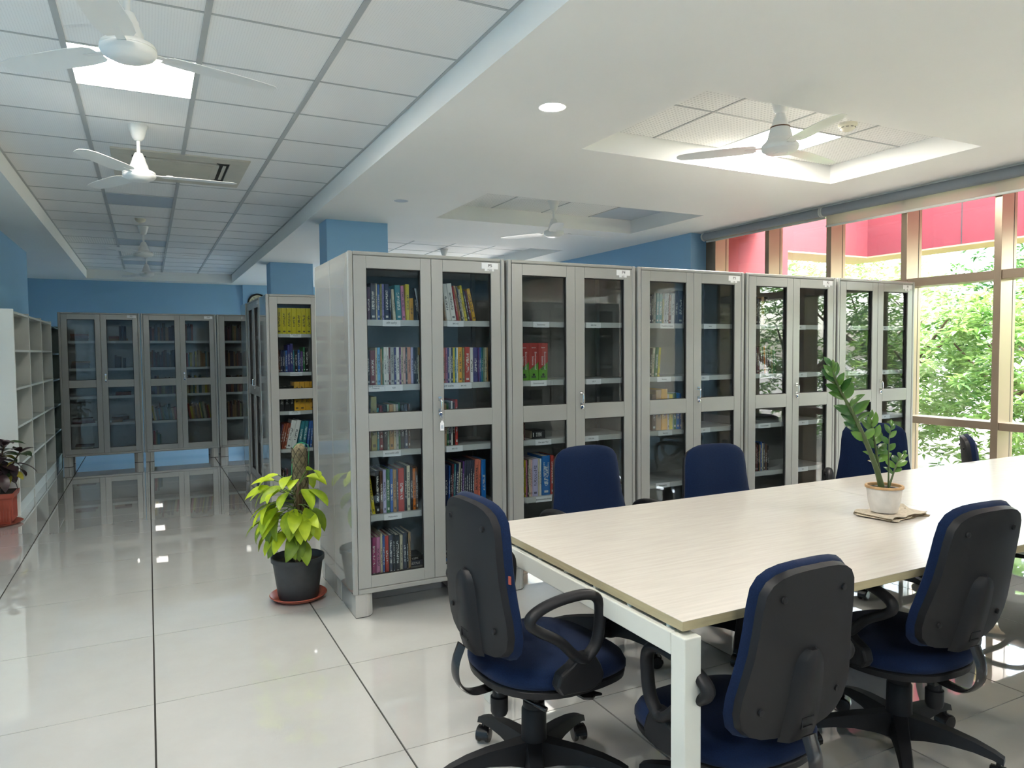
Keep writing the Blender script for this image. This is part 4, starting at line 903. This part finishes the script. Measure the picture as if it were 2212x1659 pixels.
# (azimuth deg, height of petiole root, petiole length, rise, leaf pitch, mesh)
spec = []
def tier(n, a0, a1, z0, z1, p0, p1, r0, r1, e0, e1, ms):
    for i in range(n): spec.append((a0 + (a1 - a0) * i / n + rl.uniform(-9, 9), rl.uniform(z0, z1), rl.uniform(p0, p1), rl.uniform(r0, r1), rl.uniform(e0, e1), rl.choice(ms)))
tier(18, 150, 480, 0.58, 0.68, 0.05, 0.12, 0.02, 0.10, -0.15, 0.4, (0, 1, 2))
tier(19, 165, 400, 0.50, 0.62, 0.08, 0.15, 0.0, 0.06, -0.5, 0.15, (0, 1, 2))
tier(13, 160, 390, 0.45, 0.55, 0.07, 0.14, -0.01, 0.04, -0.8, -0.1, (0, 1, 3, 3))
tier(9, 160, 290, 0.36, 0.44, 0.07, 0.14, -0.01, 0.03, -0.9, -0.3, (0, 3, 3, 4))
tier(9, 175, 290, 0.40, 0.58, 0.09, 0.15, -0.01, 0.04, -0.7, 0.0, (0, 2, 3, 3))
tier(6, 350, 450, 0.34, 0.56, 0.06, 0.10, 0.0, 0.04, -0.7, -0.1, (3, 4))
for az, z0, pl, rise, pitch, mi in spec:
    a = math.radians(az); d = Vector((math.cos(a), math.sin(a), 0)); p0 = Vector((0.0, -0.02, z0)) + d * 0.02; p1 = p0 + d * pl + Vector((0, 0, rise))
    if p1.x + math.cos(a) * 0.13 * math.cos(pitch * 0.6) > 0.165: continue
    lf = link('leaf', LM[mi], ph, p1, aim(a, pitch, rl.uniform(-0.5, 0.5)))
    s = rl.uniform(0.85, 1.08); lf.scale = (s, s, s)
    MB().tube([p0 - p1, (p0 - p1) * 0.5 + Vector((0, 0, 0.012)), (0, 0, 0)], 0.0028, 5).build('leaf_stalk', MT['stem'], ph, p1)
# ---- croton in a terracotta planter
cr = empty('potted_croton', (-1.17, 7.32, 0)); tag(cr, 'dark purple croton in a square red planter at the left edge', 'plant')
def frust(m, a, b, z0, z1): m.add([(-a, -a, z0), (a, -a, z0), (a, a, z0), (-a, a, z0), (-b, -b, z1), (b, -b, z1), (b, b, z1), (-b, b, z1)], [(3, 2, 1, 0), (4, 5, 6, 7), (0, 1, 5, 4), (1, 2, 6, 5), (2, 3, 7, 6), (3, 0, 4, 7)])
m = MB(); frust(m, 0.105, 0.128, 0.015, 0.235); frust(m, 0.140, 0.146, 0.235, 0.275)
for k in range(11):
    q = -0.1 + 0.02 * k; m.box(q - 0.003, q + 0.003, -0.128, -0.112, 0.04, 0.225); m.box(0.112, 0.128, q - 0.003, q + 0.003, 0.04, 0.225)
m.build('planter', MT['terracotta'], cr)
MB().box(-0.13, 0.13, -0.13, 0.13, 0.268, 0.277).build('soil', MT['soil'], cr)
s2 = MB().lathe([(0.0, 0.001), (0.15, 0.001), (0.178, 0.018), (0.182, 0.022), (0.174, 0.022), (0.15, 0.010), (0.0, 0.010)], 36, cap=False).build('plant_saucer', MT['terracotta'], None, (-1.17, 7.32, 0), angle=50); tag(s2, 'round red saucer under the square red planter', 'saucer')
CL = [leaf_mesh('leaf', l, w, d, 0.2, m_) for l, w, d, m_ in ((0.17, 0.095, 0.9, MT['croton']), (0.18, 0.09, 1.1, MT['croton_g']), (0.13, 0.08, 0.8, MT['croton_y']), (0.19, 0.10, 1.0, MT['croton']))]
for q, (dx, dy, hh) in enumerate(((0.02, 0.0, 0.40), (-0.02, 0.03, 0.36), (0.065, -0.03, 0.36), (0.03, -0.05, 0.43))):
    top = Vector((dx * 3, dy * 3, 0.27 + hh)); MB().tube(spline([(dx, dy, 0.27), (dx * 1.6, dy * 1.6, 0.27 + hh * 0.5), top], 8), [0.008] * 5 + [0.005] * 4, 7).build('stem', MT['bark'], cr, smooth=True)
    for k in range(17):
        a = k * 2.4 + q; t = 1 - 0.04 * k * rl.uniform(0.6, 1.3)
        p = Vector((dx * (1 + 2 * t), dy * (1 + 2 * t), 0.27 + hh * max(0.35, t)))
        if math.cos(a) < -0.35 and p.x < 0.05: continue
        lf = link('leaf', CL[rl.choice((0, 0, 0, 1, 1, 2, 3, 3))], cr, p, aim(a, 0.7 - 0.09 * k + rl.uniform(-0.2, 0.2), rl.uniform(-0.4, 0.4))); s = rl.uniform(0.75, 1.05); lf.scale = (s, s, s)
# ---- newspaper and the small plant on the table
npx = empty('newspaper', (2.745, 1.935, TZ), 0.12); tag(npx, 'folded old newspaper lying under the white flowerpot', 'newspaper')
rn = random.Random(2)
for k in range(4):
    z = 0.0012 + 0.0034 * k; o = rn.uniform(-0.01, 0.01)
    rows = []
    for i in range(13):
        x = -0.125 + 0.25 * i / 12
        rows.append([(x + o, -0.085 - 0.006 * math.sin(i * 1.3 + k) + 0.02 * rn.uniform(-0.2, 0.2) + 0.17 * j / 8, z + (0.0006 * (k + 1)) * (1 + math.sin(i * 1.1 + k * 2)) * (0.25 + (j in (0, 8))) + (0.014 * ((i - 9) / 3) ** 2 if i > 9 and j > 4 and k > 1 else 0)) for j in range(9)])
    rows2 = [[(p[0], p[1], p[2] + 0.0022) for p in r] for r in rows]
    mm = MB().grid(rows).grid(rows2)
    mm.grid([[r[0] for r in rows], [r[0] for r in rows2]]); mm.grid([[r[-1] for r in rows], [r[-1] for r in rows2]]); mm.grid([rows[0], rows2[0]]); mm.grid([rows[-1], rows2[-1]])
    mm.build('sheet', MT['paper' if k in (1, 3) else 'paperdark'], npx, (0, 0, 0), (0, 0, rn.uniform(-0.12, 0.12)), angle=50)
zp = empty('potted_zz_plant', (2.72, 1.945, TZ + 0.018)); tag(zp, 'leaning green plant with glossy leaflets in a small white pot on the table', 'plant')
MB().lathe([(0.0, 0.0), (0.050, 0.0), (0.052, 0.006), (0.062, 0.045), (0.066, 0.085), (0.068, 0.092), (0.0685, 0.100), (0.063, 0.100), (0.060, 0.085)], 32, cap=False).build('pot', MT['whitepot'], zp, angle=45)
MB().lathe([(0.0675, 0.099), (0.074, 0.100), (0.0745, 0.107), (0.072, 0.110), (0.064, 0.109), (0.062, 0.098)], 32, cap=False).build('pot_rim', MT['potrim'], zp, angle=45)
MB().lathe([(0.0, 0.097), (0.062, 0.094)], 24, cap=False).build('soil', MT['soil'], zp)
ZL = [leaf_mesh('leaflet', l, w, d, 0.22, MT['zz']) for l, w, d in ((0.080, 0.042, 0.5), (0.072, 0.042, 0.3), (0.055, 0.032, 0.4))]
rz_ = random.Random(4)
def zz(pts, r0, r1, n, first, size=1.0, taper=0.5):
    path = spline(pts, 20); k = len(path)
    MB().tube(path, [r0 + (r1 - r0) * i / (k - 1) for i in range(k)], 8).build('stem', MT['zzstem'], zp, smooth=True)
    d_all = (path[-1] - path[0]).normalized()
    for i in range(n):
        t = first + (1 - first) * i / (n - 1); p = path[min(k - 1, int(t * (k - 1)))]; d = (path[min(k - 1, int(t * (k - 1)) + 1)] - path[max(0, int(t * (k - 1)) - 1)]).normalized()
        side = Vector((0.866, -0.5, 0)) if i % 2 else Vector((-0.866, 0.5, 0))
        side = (side + Vector((rz_.uniform(-0.5, 0.5), rz_.uniform(-0.6, 0.6), 0))).normalized()
        v = (side * (1.0 - 0.55 * t ** 3) + d * (0.55 + 0.9 * t ** 2)).normalized()
        # local x along v, leaf face turned towards the light and the room
        zf = (Vector((-0.65, -0.7, 0.35)) + Vector((rz_.uniform(-0.6, 0.6), rz_.uniform(-0.6, 0.6), rz_.uniform(-0.4, 0.9)))); zf = (zf - v * zf.dot(v)).normalized(); yf = zf.cross(v)
        e = Matrix((v, yf, zf)).transposed().to_euler()
        s = size * (1 - taper * abs(t - 0.55)) * rz_.uniform(0.9, 1.1)
        link('leaflet', ZL[rz_.choice((0, 0, 1))] if t < 0.9 else ZL[2], zp, p, e, (s, s, s))
zz([(-0.012, 0.0, 0.09), (-0.055, 0.005, 0.20), (-0.16, 0.01, 0.38), (-0.27, 0.015, 0.53), (-0.305, 0.02, 0.61)], 0.013, 0.0025, 21, 0.42, 1.0)
zz([(0.005, 0.015, 0.09), (-0.015, 0.02, 0.20), (-0.04, 0.02, 0.30), (-0.065, 0.02, 0.39)], 0.007, 0.002, 12, 0.3, 0.95)
zz([(0.012, -0.01, 0.09), (0.012, -0.01, 0.20), (0.008, -0.012, 0.30), (0.02, -0.015, 0.355)], 0.004, 0.0015, 7, 0.45, 0.7)
zz([(0.025, 0.0, 0.09), (0.05, 0.0, 0.14), (0.085, 0.005, 0.19), (0.13, 0.005, 0.225)], 0.005, 0.002, 9, 0.4, 0.75)
# ================================================================ open shelving on the left wall
os_ = empty('open_bookshelf', (-1.045, 7.62, 0)); tag(os_, 'empty white open bookshelf along the left wall', 'bookshelf')
SX0, SLn, SHt = -0.33, 2.9, 1.835
MT['greyback'] = pbr('grey_back_board', '#8d928c', 0.5); MT['shelflam'] = pbr('pale_grey_laminate', '#bfc3bd', 0.4)
def shelf_unit(y0, n, bay, m_, t):
    for k in range(n + 1):
        y = y0 + bay * k; MB().box(SX0, 0, y, y + 0.032, 0.0, SHt).build('end_panel' if k == 0 else 'upright', m_, t, bevel=0.002)
    for k in range(n):
        a, b = y0 + bay * k + 0.032, y0 + bay * (k + 1)
        for j in range(6):
            z = 0.09 + (SHt - 0.11 - 0.018) * j / 5
            MB().box(SX0 + 0.012, -0.003, a, b, z, z + 0.02).build('shelf', m_, t)
        MB().box(SX0, SX0 + 0.01, a, b, 0.0, SHt - 0.01).build('back_panel', MT['greyback'], t); MB().box(-0.03, -0.012, a, b, 0, 0.09).build('plinth', m_, t)
shelf_unit(0, 3, 0.925, MT['shelflam'], os_)
for c_ in os_.children:
    if c_.name.startswith('end_panel'): c_.data.materials[0] = MT['white_lam']
o2 = empty('open_bookshelf', (-1.055, 10.48, 0)); tag(o2, 'grey green open bookshelf end beyond the white one', 'bookshelf')
MT['greylam'] = pbr('grey_green_laminate', '#6f7f78', 0.4)
SHt = 1.80
shelf_unit(0, 1, 0.80, MT['greylam'], o2)
# ================================================================ ceiling fans
FM = {}
def fan_meshes():
    FM['canopy'] = MB().lathe([(0.058, 0.0), (0.060, -0.008), (0.052, -0.03), (0.036, -0.085), (0.022, -0.10), (0.014, -0.103)], 24).mesh('canopy', MT['whiteplastic'], angle=40)
    FM['cup'] = MB().lathe([(0.014, 0.150), (0.024, 0.147), (0.036, 0.118), (0.040, 0.112), (0.040, 0.104), (0.050, 0.074), (0.054, 0.068), (0.058, 0.045)], 24).mesh('lower_cup', MT['whiteplastic'], angle=40)
    FM['motor'] = MB().lathe([(0.060, 0.045), (0.066, 0.040), (0.095, 0.026), (0.101, 0.016), (0.101, 0.010), (0.099, 0.009), (0.099, 0.005), (0.101, 0.004), (0.100, -0.006), (0.090, -0.018), (0.068, -0.028), (0.064, -0.031), (0.040, -0.034), (0.012, -0.035)], 36).mesh('motor_housing', MT['whiteplastic'], angle=35)
    FM['bigmotor'] = MB().lathe([(0.070, 0.060), (0.086, 0.035), (0.104, 0.018), (0.108, 0.004), (0.104, -0.012), (0.080, -0.028), (0.042, -0.032), (0.040, -0.036), (0.010, -0.037)], 36).mesh('motor_housing', MT['whiteplastic'], angle=35)
    FM['bigcup'] = MB().lathe([(0.014, 0.205), (0.026, 0.20), (0.040, 0.165), (0.042, 0.155), (0.050, 0.128), (0.054, 0.125), (0.054, 0.118), (0.058, 0.112), (0.068, 0.078), (0.070, 0.066), (0.072, 0.058)], 28).mesh('lower_cup', MT['whiteplastic'], angle=40)
    FM['band'] = MB().lathe([(0.0555, 0.117), (0.0565, 0.1185), (0.0555, 0.124)], 28, cap=False).mesh('rusty_band', MT['rust'], angle=40)
    prof = [(0.135, -0.040, 0.048), (0.16, -0.055, 0.062), (0.24, -0.066, 0.068), (0.40, -0.066, 0.062), (0.52, -0.060, 0.054), (0.585, -0.048, 0.038), (0.605, -0.020, 0.012)]
    up = [[(x, a, 0.004 + 0.10 * a), (x, 0, 0.0065), (x, b, 0.004 + 0.10 * b)] for x, a, b in prof]
    dn = [[(p[0], p[1], p[2] - 0.0025) for p in r] for r in up]
    b = MB().grid(up).grid([list(reversed(r)) for r in dn]); b.grid([[r[0] for r in up], [r[0] for r in dn]]); b.grid([[r[-1] for r in up], [r[-1] for r in dn]]); b.grid([up[0], dn[0]]); b.grid([up[-1], dn[-1]])
    FM['blade'] = b.mesh('blade', MT['whiteplastic'], angle=40)
    k = MB().box(0.085, 0.20, -0.016, 0.016, 0.003, 0.007).box(0.16, 0.20, -0.03, 0.03, 0.006, 0.010); FM['iron'] = k.mesh('blade_iron', MT['whiteplastic'])
    T = Matrix.Identity(4); s_ = MB()
    for px, py in ((0.17, -0.02), (0.17, 0.02), (0.192, 0.0)): s_.lathe([(0.004, -0.001), (0.004, 0.003), (0.002, 0.004)], 8, (px, py, 0.008))
    FM['rivet'] = s_.mesh('rivets', MT['chrome'])
fan_meshes()
def fan(x, y, z, ang, label, big=False, zc=ZT):
    t = empty('ceiling_fan', (x, y, z)); tag(t, label, 'ceiling fan', 'white ceiling fans')
    link('canopy', FM['canopy'], t, (0, 0, zc - z)); link('lower_cup', FM['bigcup' if big else 'cup'], t); link('motor_housing', FM['bigmotor' if big else 'motor'], t)
    if big: link('rusty_band', FM['band'], t)
    MB().lathe([(0.0115, 0.14), (0.0115, zc - z - 0.09)], 14).build('down_rod', MT['whiteplastic'], t, angle=40)
    for k in range(3):
        a = ang + k * 2 * PI / 3
        bl = link('blade', FM['blade'], t, (0, 0, 0.002), (0, 0, a)); link('blade_iron', FM['iron'], bl); link('rivets', FM['rivet'], bl)
    return t
fan(-0.033, 3.20, 2.60, 0.32, 'white ceiling fan nearest the camera, in front of the lit panel')
fan(-0.016, 5.38, 2.602, 0.0, 'white ceiling fan just before the air conditioner')
f3 = fan(-0.006, 9.57, 2.60, -0.05, 'third white ceiling fan along the corridor')
fan(0.02, 11.9, 2.597, 0.02, 'farthest white ceiling fan along the corridor')
fan(3.39, 3.135, 2.62, 0.22, 'white ceiling fan with a tall ringed cone above the table', True, ZT - 0.01)
fan(3.65, 6.25, 2.592, 0.07, 'white ceiling fan in the middle recess behind the cabinets', False, ZT - 0.01)
fan(3.90, 9.85, 2.60, 0.5, 'white ceiling fan in the rear recess, only its canopy showing', False, ZT - 0.01)
# ================================================================ air conditioner
ac = empty('cassette_air_conditioner', ((AX0 + AX1) / 2, (AY0 + AY1) / 2, ZT)); tag(ac, 'square beige cassette air conditioner in the corridor ceiling', 'air conditioner')
A = 0.482
def ring(o0, o1, z0, z1, name, m_):
    q = MB()
    for a in ((-o0, o0, -o0, -o1), (-o0, o0, o1, o0), (-o0, -o1, -o1, o1), (o1, o0, -o1, o1)): q.box(a[0], a[1], a[2], a[3], z0, z1)
    return q.build(name, m_, ac, bevel=0.002)
ring(A, 0.345, -0.012, 0.008, 'frame', MT['ac'])
MB().box(-0.345, 0.345, -0.345, 0.345, 0.002, 0.008).build('slot_well', MT['acdark'], ac)
pts = []
for cx, cyy, a0 in ((0.225, 0.225, 0), (-0.225, 0.225, PI / 2), (-0.225, -0.225, PI), (0.225, -0.225, 3 * PI / 2)):
    for k in range(6): a = a0 + PI / 2 * k / 5; pts.append((cx + 0.05 * math.cos(a), cyy + 0.05 * math.sin(a)))
MB().prism(pts, -0.010, 0.002).build('intake_surround', MT['ac'], ac, bevel=0.003)
MB().box(-0.235, 0.235, -0.235, 0.235, -0.0135, -0.010).build('intake_grille', MT['ac'], ac)
for k in range(30):
    y = -0.22 + 0.44 * k / 29; MB().box(-0.225, 0.225, y - 0.0025, y + 0.0025, -0.016, -0.0135).build('grille_slat', MT['ac'], ac)
for k in range(4):
    T = Matrix.Rotation(k * PI / 2, 4, 'Z'); MB().box(-0.25, 0.25, 0.302, 0.326, -0.006, -0.003, T=T @ Matrix.Translation((0, 0, 0))).build('louvre', MT['ac'], ac)
# ================================================================ small ceiling fittings
def downlight(x, y, on, label, r=0.066):
    t = empty('recessed_downlight', (x, y, ZB)); tag(t, label, 'downlight', 'round recessed downlights')
    MB().lathe([(r - 0.004, 0.0), (r + 0.010, -0.002), (r + 0.012, 0.0), (r + 0.010, 0.004), (r - 0.004, 0.004)], 32, cap=False).build('trim_ring', MT['whiteplastic'], t, angle=50)
    MB().lathe([(0.0, -0.0035 if on else -0.001), (r - 0.006, -0.003 if on else -0.001), (r - 0.003, 0.0), (r - 0.003, 0.002), (0, 0.002)], 32, cap=False).build('lens', MT['lampon_small' if on else 'lampoff'], t)
downlight(2.032, 3.488, True, 'lit round downlight in the plain ceiling')
downlight(2.05, 6.2, False, 'unlit round downlight above cabinet P5')
downlight(2.05, 9.0, False, 'unlit downlight beside the nearer blue pillar')
downlight(2.06, 13.4, True, 'small downlight near the farther blue pillar')
downlight(2.03, 0.8, True, 'added fill downlight near the camera, out of view'); downlight(2.03, -1.9, True, 'added fill downlight behind the camera')  # out-of-view downlights added for more light indoors
sd = empty('smoke_detector', (4.20, 3.31, ZT - 0.01)); tag(sd, 'round ivory smoke detector in the recess above the table', 'smoke detector')
MB().lathe([(0.060, 0.0), (0.060, -0.014), (0.054, -0.02)], 28).build('base', MT['oldplastic'], sd, angle=40)
MB().lathe([(0.050, -0.02), (0.046, -0.034), (0.030, -0.046), (0.010, -0.049)], 28).build('sensor_dome', MT['oldplastic'], sd, angle=40)
for k in range(10):
    a = 2 * PI * k / 10; MB().box(0.040, 0.0495, -0.009, 0.009, -0.030, -0.027, T=Matrix.Rotation(a, 4, 'Z')).build('vent_slot', MT['acdark'], sd)
s3 = empty('smoke_detector', (-0.03, 9.05, ZT)); tag(s3, 'ivory smoke detector hanging in the corridor ceiling by the third fan', 'smoke detector')
MB().lathe([(0.055, 0.0), (0.055, -0.016), (0.04, -0.035), (0.012, -0.045)], 24).build('base', MT['oldplastic'], s3, angle=40); MB().lathe([(0.052, -0.017), (0.053, -0.02)], 24, cap=False).build('vent_slot', MT['acdark'], s3)
# ================================================================ wall clock
ck = empty('wall_clock', (1.975, 15.02, 2.405)); tag(ck, 'round black rimmed wall clock on the far blue wall', 'clock')
Tc = Matrix.Rotation(PI / 2, 4, 'X')
MB().lathe([(0.165, 0.0), (0.195, 0.0), (0.198, 0.02), (0.19, 0.035), (0.172, 0.036), (0.165, 0.022)], 40, T=Tc, cap=False).build('rim', MT['ink'], ck, angle=40)
MB().lathe([(0.0, 0.015), (0.168, 0.015), (0.168, 0.002), (0, 0.002)], 40, T=Tc, cap=False).build('dial', pbr('clock_dial', '#d9d3b4', 0.5), ck)
for k in range(12):
    a = PI / 2 - 2 * PI * k / 12; text('numeral', str(12 if k == 0 else k), MT['ink'], 0.045, ck, (0.135 * math.cos(a), -0.0165, 0.135 * math.sin(a)))
MB().box(-0.004, 0.004, -0.019, -0.016, 0, 0.085).build('hour_hand', MT['ink'], ck, None, (0, 0.9, 0)); MB().box(-0.003, 0.003, -0.022, -0.019, 0, 0.13).build('minute_hand', MT['ink'], ck, None, (0, -0.5, 0))
# ================================================================ outside
lawn = MB().box(-60, 120, -90, 120, -1.2, -0.62).build('ground', MT['grass']); tag(lawn, 'neutral toned ground and paving outside', kind='structure')
MB().box(6.2, 9.3, -20, 20, -0.62, -0.60).build('paving', MT['asphalt'], lawn)
rw = empty('red_building_wing', (7.5, 6.75, -0.62)); tag(rw, 'red rendered wing of the building with cream soffit outside the window', 'building')
def rbox(n, x0, x1, y0, y1, z0, z1, m_): MB().box(x0 - 7.5, x1 - 7.5, y0 - 6.75, y1 - 6.75, z0 + 0.62, z1 + 0.62).build(n, m_, rw)
rbox('wall', 6.1, 7.46, 6.75, 7.15, -0.62, 4.6, MT['red'])
rbox('beam', 7.46, 9.0, 6.75, 7.35, 2.70, 4.6, MT['red']); rbox('soffit', 7.46, 9.0, 6.75, 7.35, 2.68, 2.70, MT['cream'])
rbox('beam', 9.0, 9.5, -9, 7.35, 2.70, 4.6, MT['red']); rbox('soffit', 9.0, 9.5, -9, 7.35, 2.68, 2.70, MT['cream'])
for yj in (5.45, 3.2, 0.9): rbox('joint', 8.997, 9.0, yj - 0.006, yj + 0.006, 2.70, 4.6, MT['acdark'])
rbox('joint', 8.2, 8.212, 6.747, 6.75, 2.70, 4.6, MT['acdark'])
rbox('post', 9.0, 9.5, -9.6, -9.0, -0.62, 4.6, MT['red'])
def tree(x, y, h, rx, rz, n, seed, m_, label, leafL=0.17, leafW=0.055, low=0.0, per=9):
    r = random.Random(seed); z0 = -0.62
    t = empty('tree', (x, y, z0)); tag(t, label, 'tree', 'trees outside the window')
    tr = MB(); tr.tube(spline([(0, 0, 0), (0.08, 0.05, h * 0.35), (0, 0.1, h * 0.75)], 8), [0.11] * 3 + [0.085] * 3 + [0.06] * 3, 8)
    cz = h - rz
    for k in range(7):
        a = k * 0.9 + seed; tr.tube(spline([(0.05, 0.05, h * 0.35 + 0.05 * k), (math.cos(a) * rx * 0.4, math.sin(a) * rx * 0.4, cz), (math.cos(a) * rx * 0.75, math.sin(a) * rx * 0.75, cz + rz * 0.4)], 6), [0.05, 0.045, 0.04, 0.035, 0.03, 0.02, 0.012], 6)
    tr.build('trunk', MT['bark'], t, smooth=True)
    vs_ = []; fs = []
    for c in range(n):
        # clusters sit near the crown's surface
        u = r.uniform(-1, 1); a = r.uniform(0, 2 * PI); rad = r.uniform(0.55, 1.0) ** 0.5; q = math.sqrt(1 - u * u)
        lump = 1 + 0.18 * math.sin(3 * a + seed) + 0.12 * math.sin(7 * a + 5 * u)
        cxp = Vector((q * math.cos(a) * rx * rad * lump, q * math.sin(a) * rx * rad * lump, cz + u * rz * rad * lump))
        if cxp.z < low: cxp.z = low + r.uniform(0, 0.4)
        for k in range(per):
            b = 2 * PI * k / per + r.uniform(-0.3, 0.3); el = r.uniform(-0.5, 0.7)
            d = Vector((math.cos(b) * math.cos(el), math.sin(b) * math.cos(el), math.sin(el))); l = leafL * r.uniform(0.7, 1.25); w = leafW * r.uniform(0.8, 1.2)
            sd_ = d.cross(Vector((0, 0, 1))).normalized(); up = sd_.cross(d)
            i = len(vs_); m1 = cxp + d * l * 0.5
            vs_ += [tuple(cxp + d * 0.02), tuple(m1 + sd_ * w * 0.5 + up * 0.012), tuple(cxp + d * l - up * l * 0.12), tuple(m1 - sd_ * w * 0.5 + up * 0.012)]
            fs += [(i, i + 1, i + 2), (i, i + 2, i + 3)]
    me = bpy.data.meshes.new('foliage'); me.from_pydata(vs_, [], fs); me.materials.append(m_); me.update()
    o = link('foliage', me, t); o['kind'] = 'stuff'
T_ = [(10.6, 7.6, 3.4, 1.5, 1.5, 620, 1, 'tree3', 'light-bleached tree close behind the window beside cabinet P1'),
      (12.4, 9.8, 4.0, 1.8, 1.7, 560, 2, 'tree1', 'bright green tree seen above cabinets P2 and P3'),
      (10.8, 5.3, 3.0, 1.5, 1.5, 620, 3, 'tree1', 'bright leafy tree in the bay right of cabinet P1'),
      (13.2, 6.6, 4.0, 1.7, 1.7, 520, 4, 'tree2', 'deeper green tree behind the light-bleached one'),
      (11.2, 3.2, 3.1, 1.6, 1.5, 560, 5, 'tree3', 'light-bleached tree at the right edge of the window'),
      (14.0, 3.8, 4.4, 1.9, 1.9, 480, 6, 'tree2', 'tall green tree at the far right of the window'),
      (11.6, 0.6, 2.9, 1.7, 1.5, 480, 7, 'tree1', 'green tree mirrored in the doors of cabinet P1'),
      (14.5, -0.8, 4.3, 2.2, 2.0, 480, 8, 'tree2', 'dark green tree mirrored in the upper panes of cabinet P1'),
      (12.5, -3.4, 3.6, 2.1, 1.8, 440, 9, 'tree2', 'dark green tree mirrored in the upper panes of cabinet P2'),
      (16.5, -4.5, 4.8, 2.6, 2.3, 420, 10, 'tree2', 'large dark tree mirrored behind the others in cabinet P2'),
      (15.5, 12.5, 4.6, 2.4, 2.1, 420, 11, 'tree1', 'bright tree behind the red wing')]
for x, y, h, rx, rz, n, sdd, m_, lab in T_: tree(x, y, h, rx, rz, int(n * 1.5), sdd, MT[m_], lab, low=0.1)
lp = empty('street_lamp', (18.0, -0.9, -0.62)); tag(lp, 'grey twin arm street lamp mirrored in the doors of cabinet P1', 'street lamp')
MB().lathe([(0.09, 0), (0.06, 6.4)], 12).build('pole', MT['tableleg'], lp, angle=40)
for s in (-1, 1):
    MB().tube(spline([(0, 0, 6.3), (0, s * 0.25, 6.55), (0, s * 0.8, 6.7)], 8), 0.03, 8).build('arm', MT['tableleg'], lp, smooth=True); MB().box(-0.1, 0.1, s * 1.0 - 0.25, s * 1.0 + 0.25, 6.66, 6.74).build('lamp_head', MT['tableleg'], lp, bevel=0.02)
MB().lathe([(0.094, 2.0), (0.088, 2.9)], 12).build('red_band', MT['red'], lp, angle=40)
# ---------------------------------------------------------------- lettering becomes plain mesh
bpy.context.view_layer.update()
dg = bpy.context.evaluated_depsgraph_get()
for o in TEXTS:
    me = bpy.data.meshes.new_from_object(o.evaluated_get(dg)); n = o.name
    q = bpy.data.objects.new(n + '_mesh', me); COL.objects.link(q); q.parent = o.parent; q.location = o.location; q.rotation_euler = o.rotation_euler
    bpy.data.objects.remove(o, do_unlink=True); q.name = n
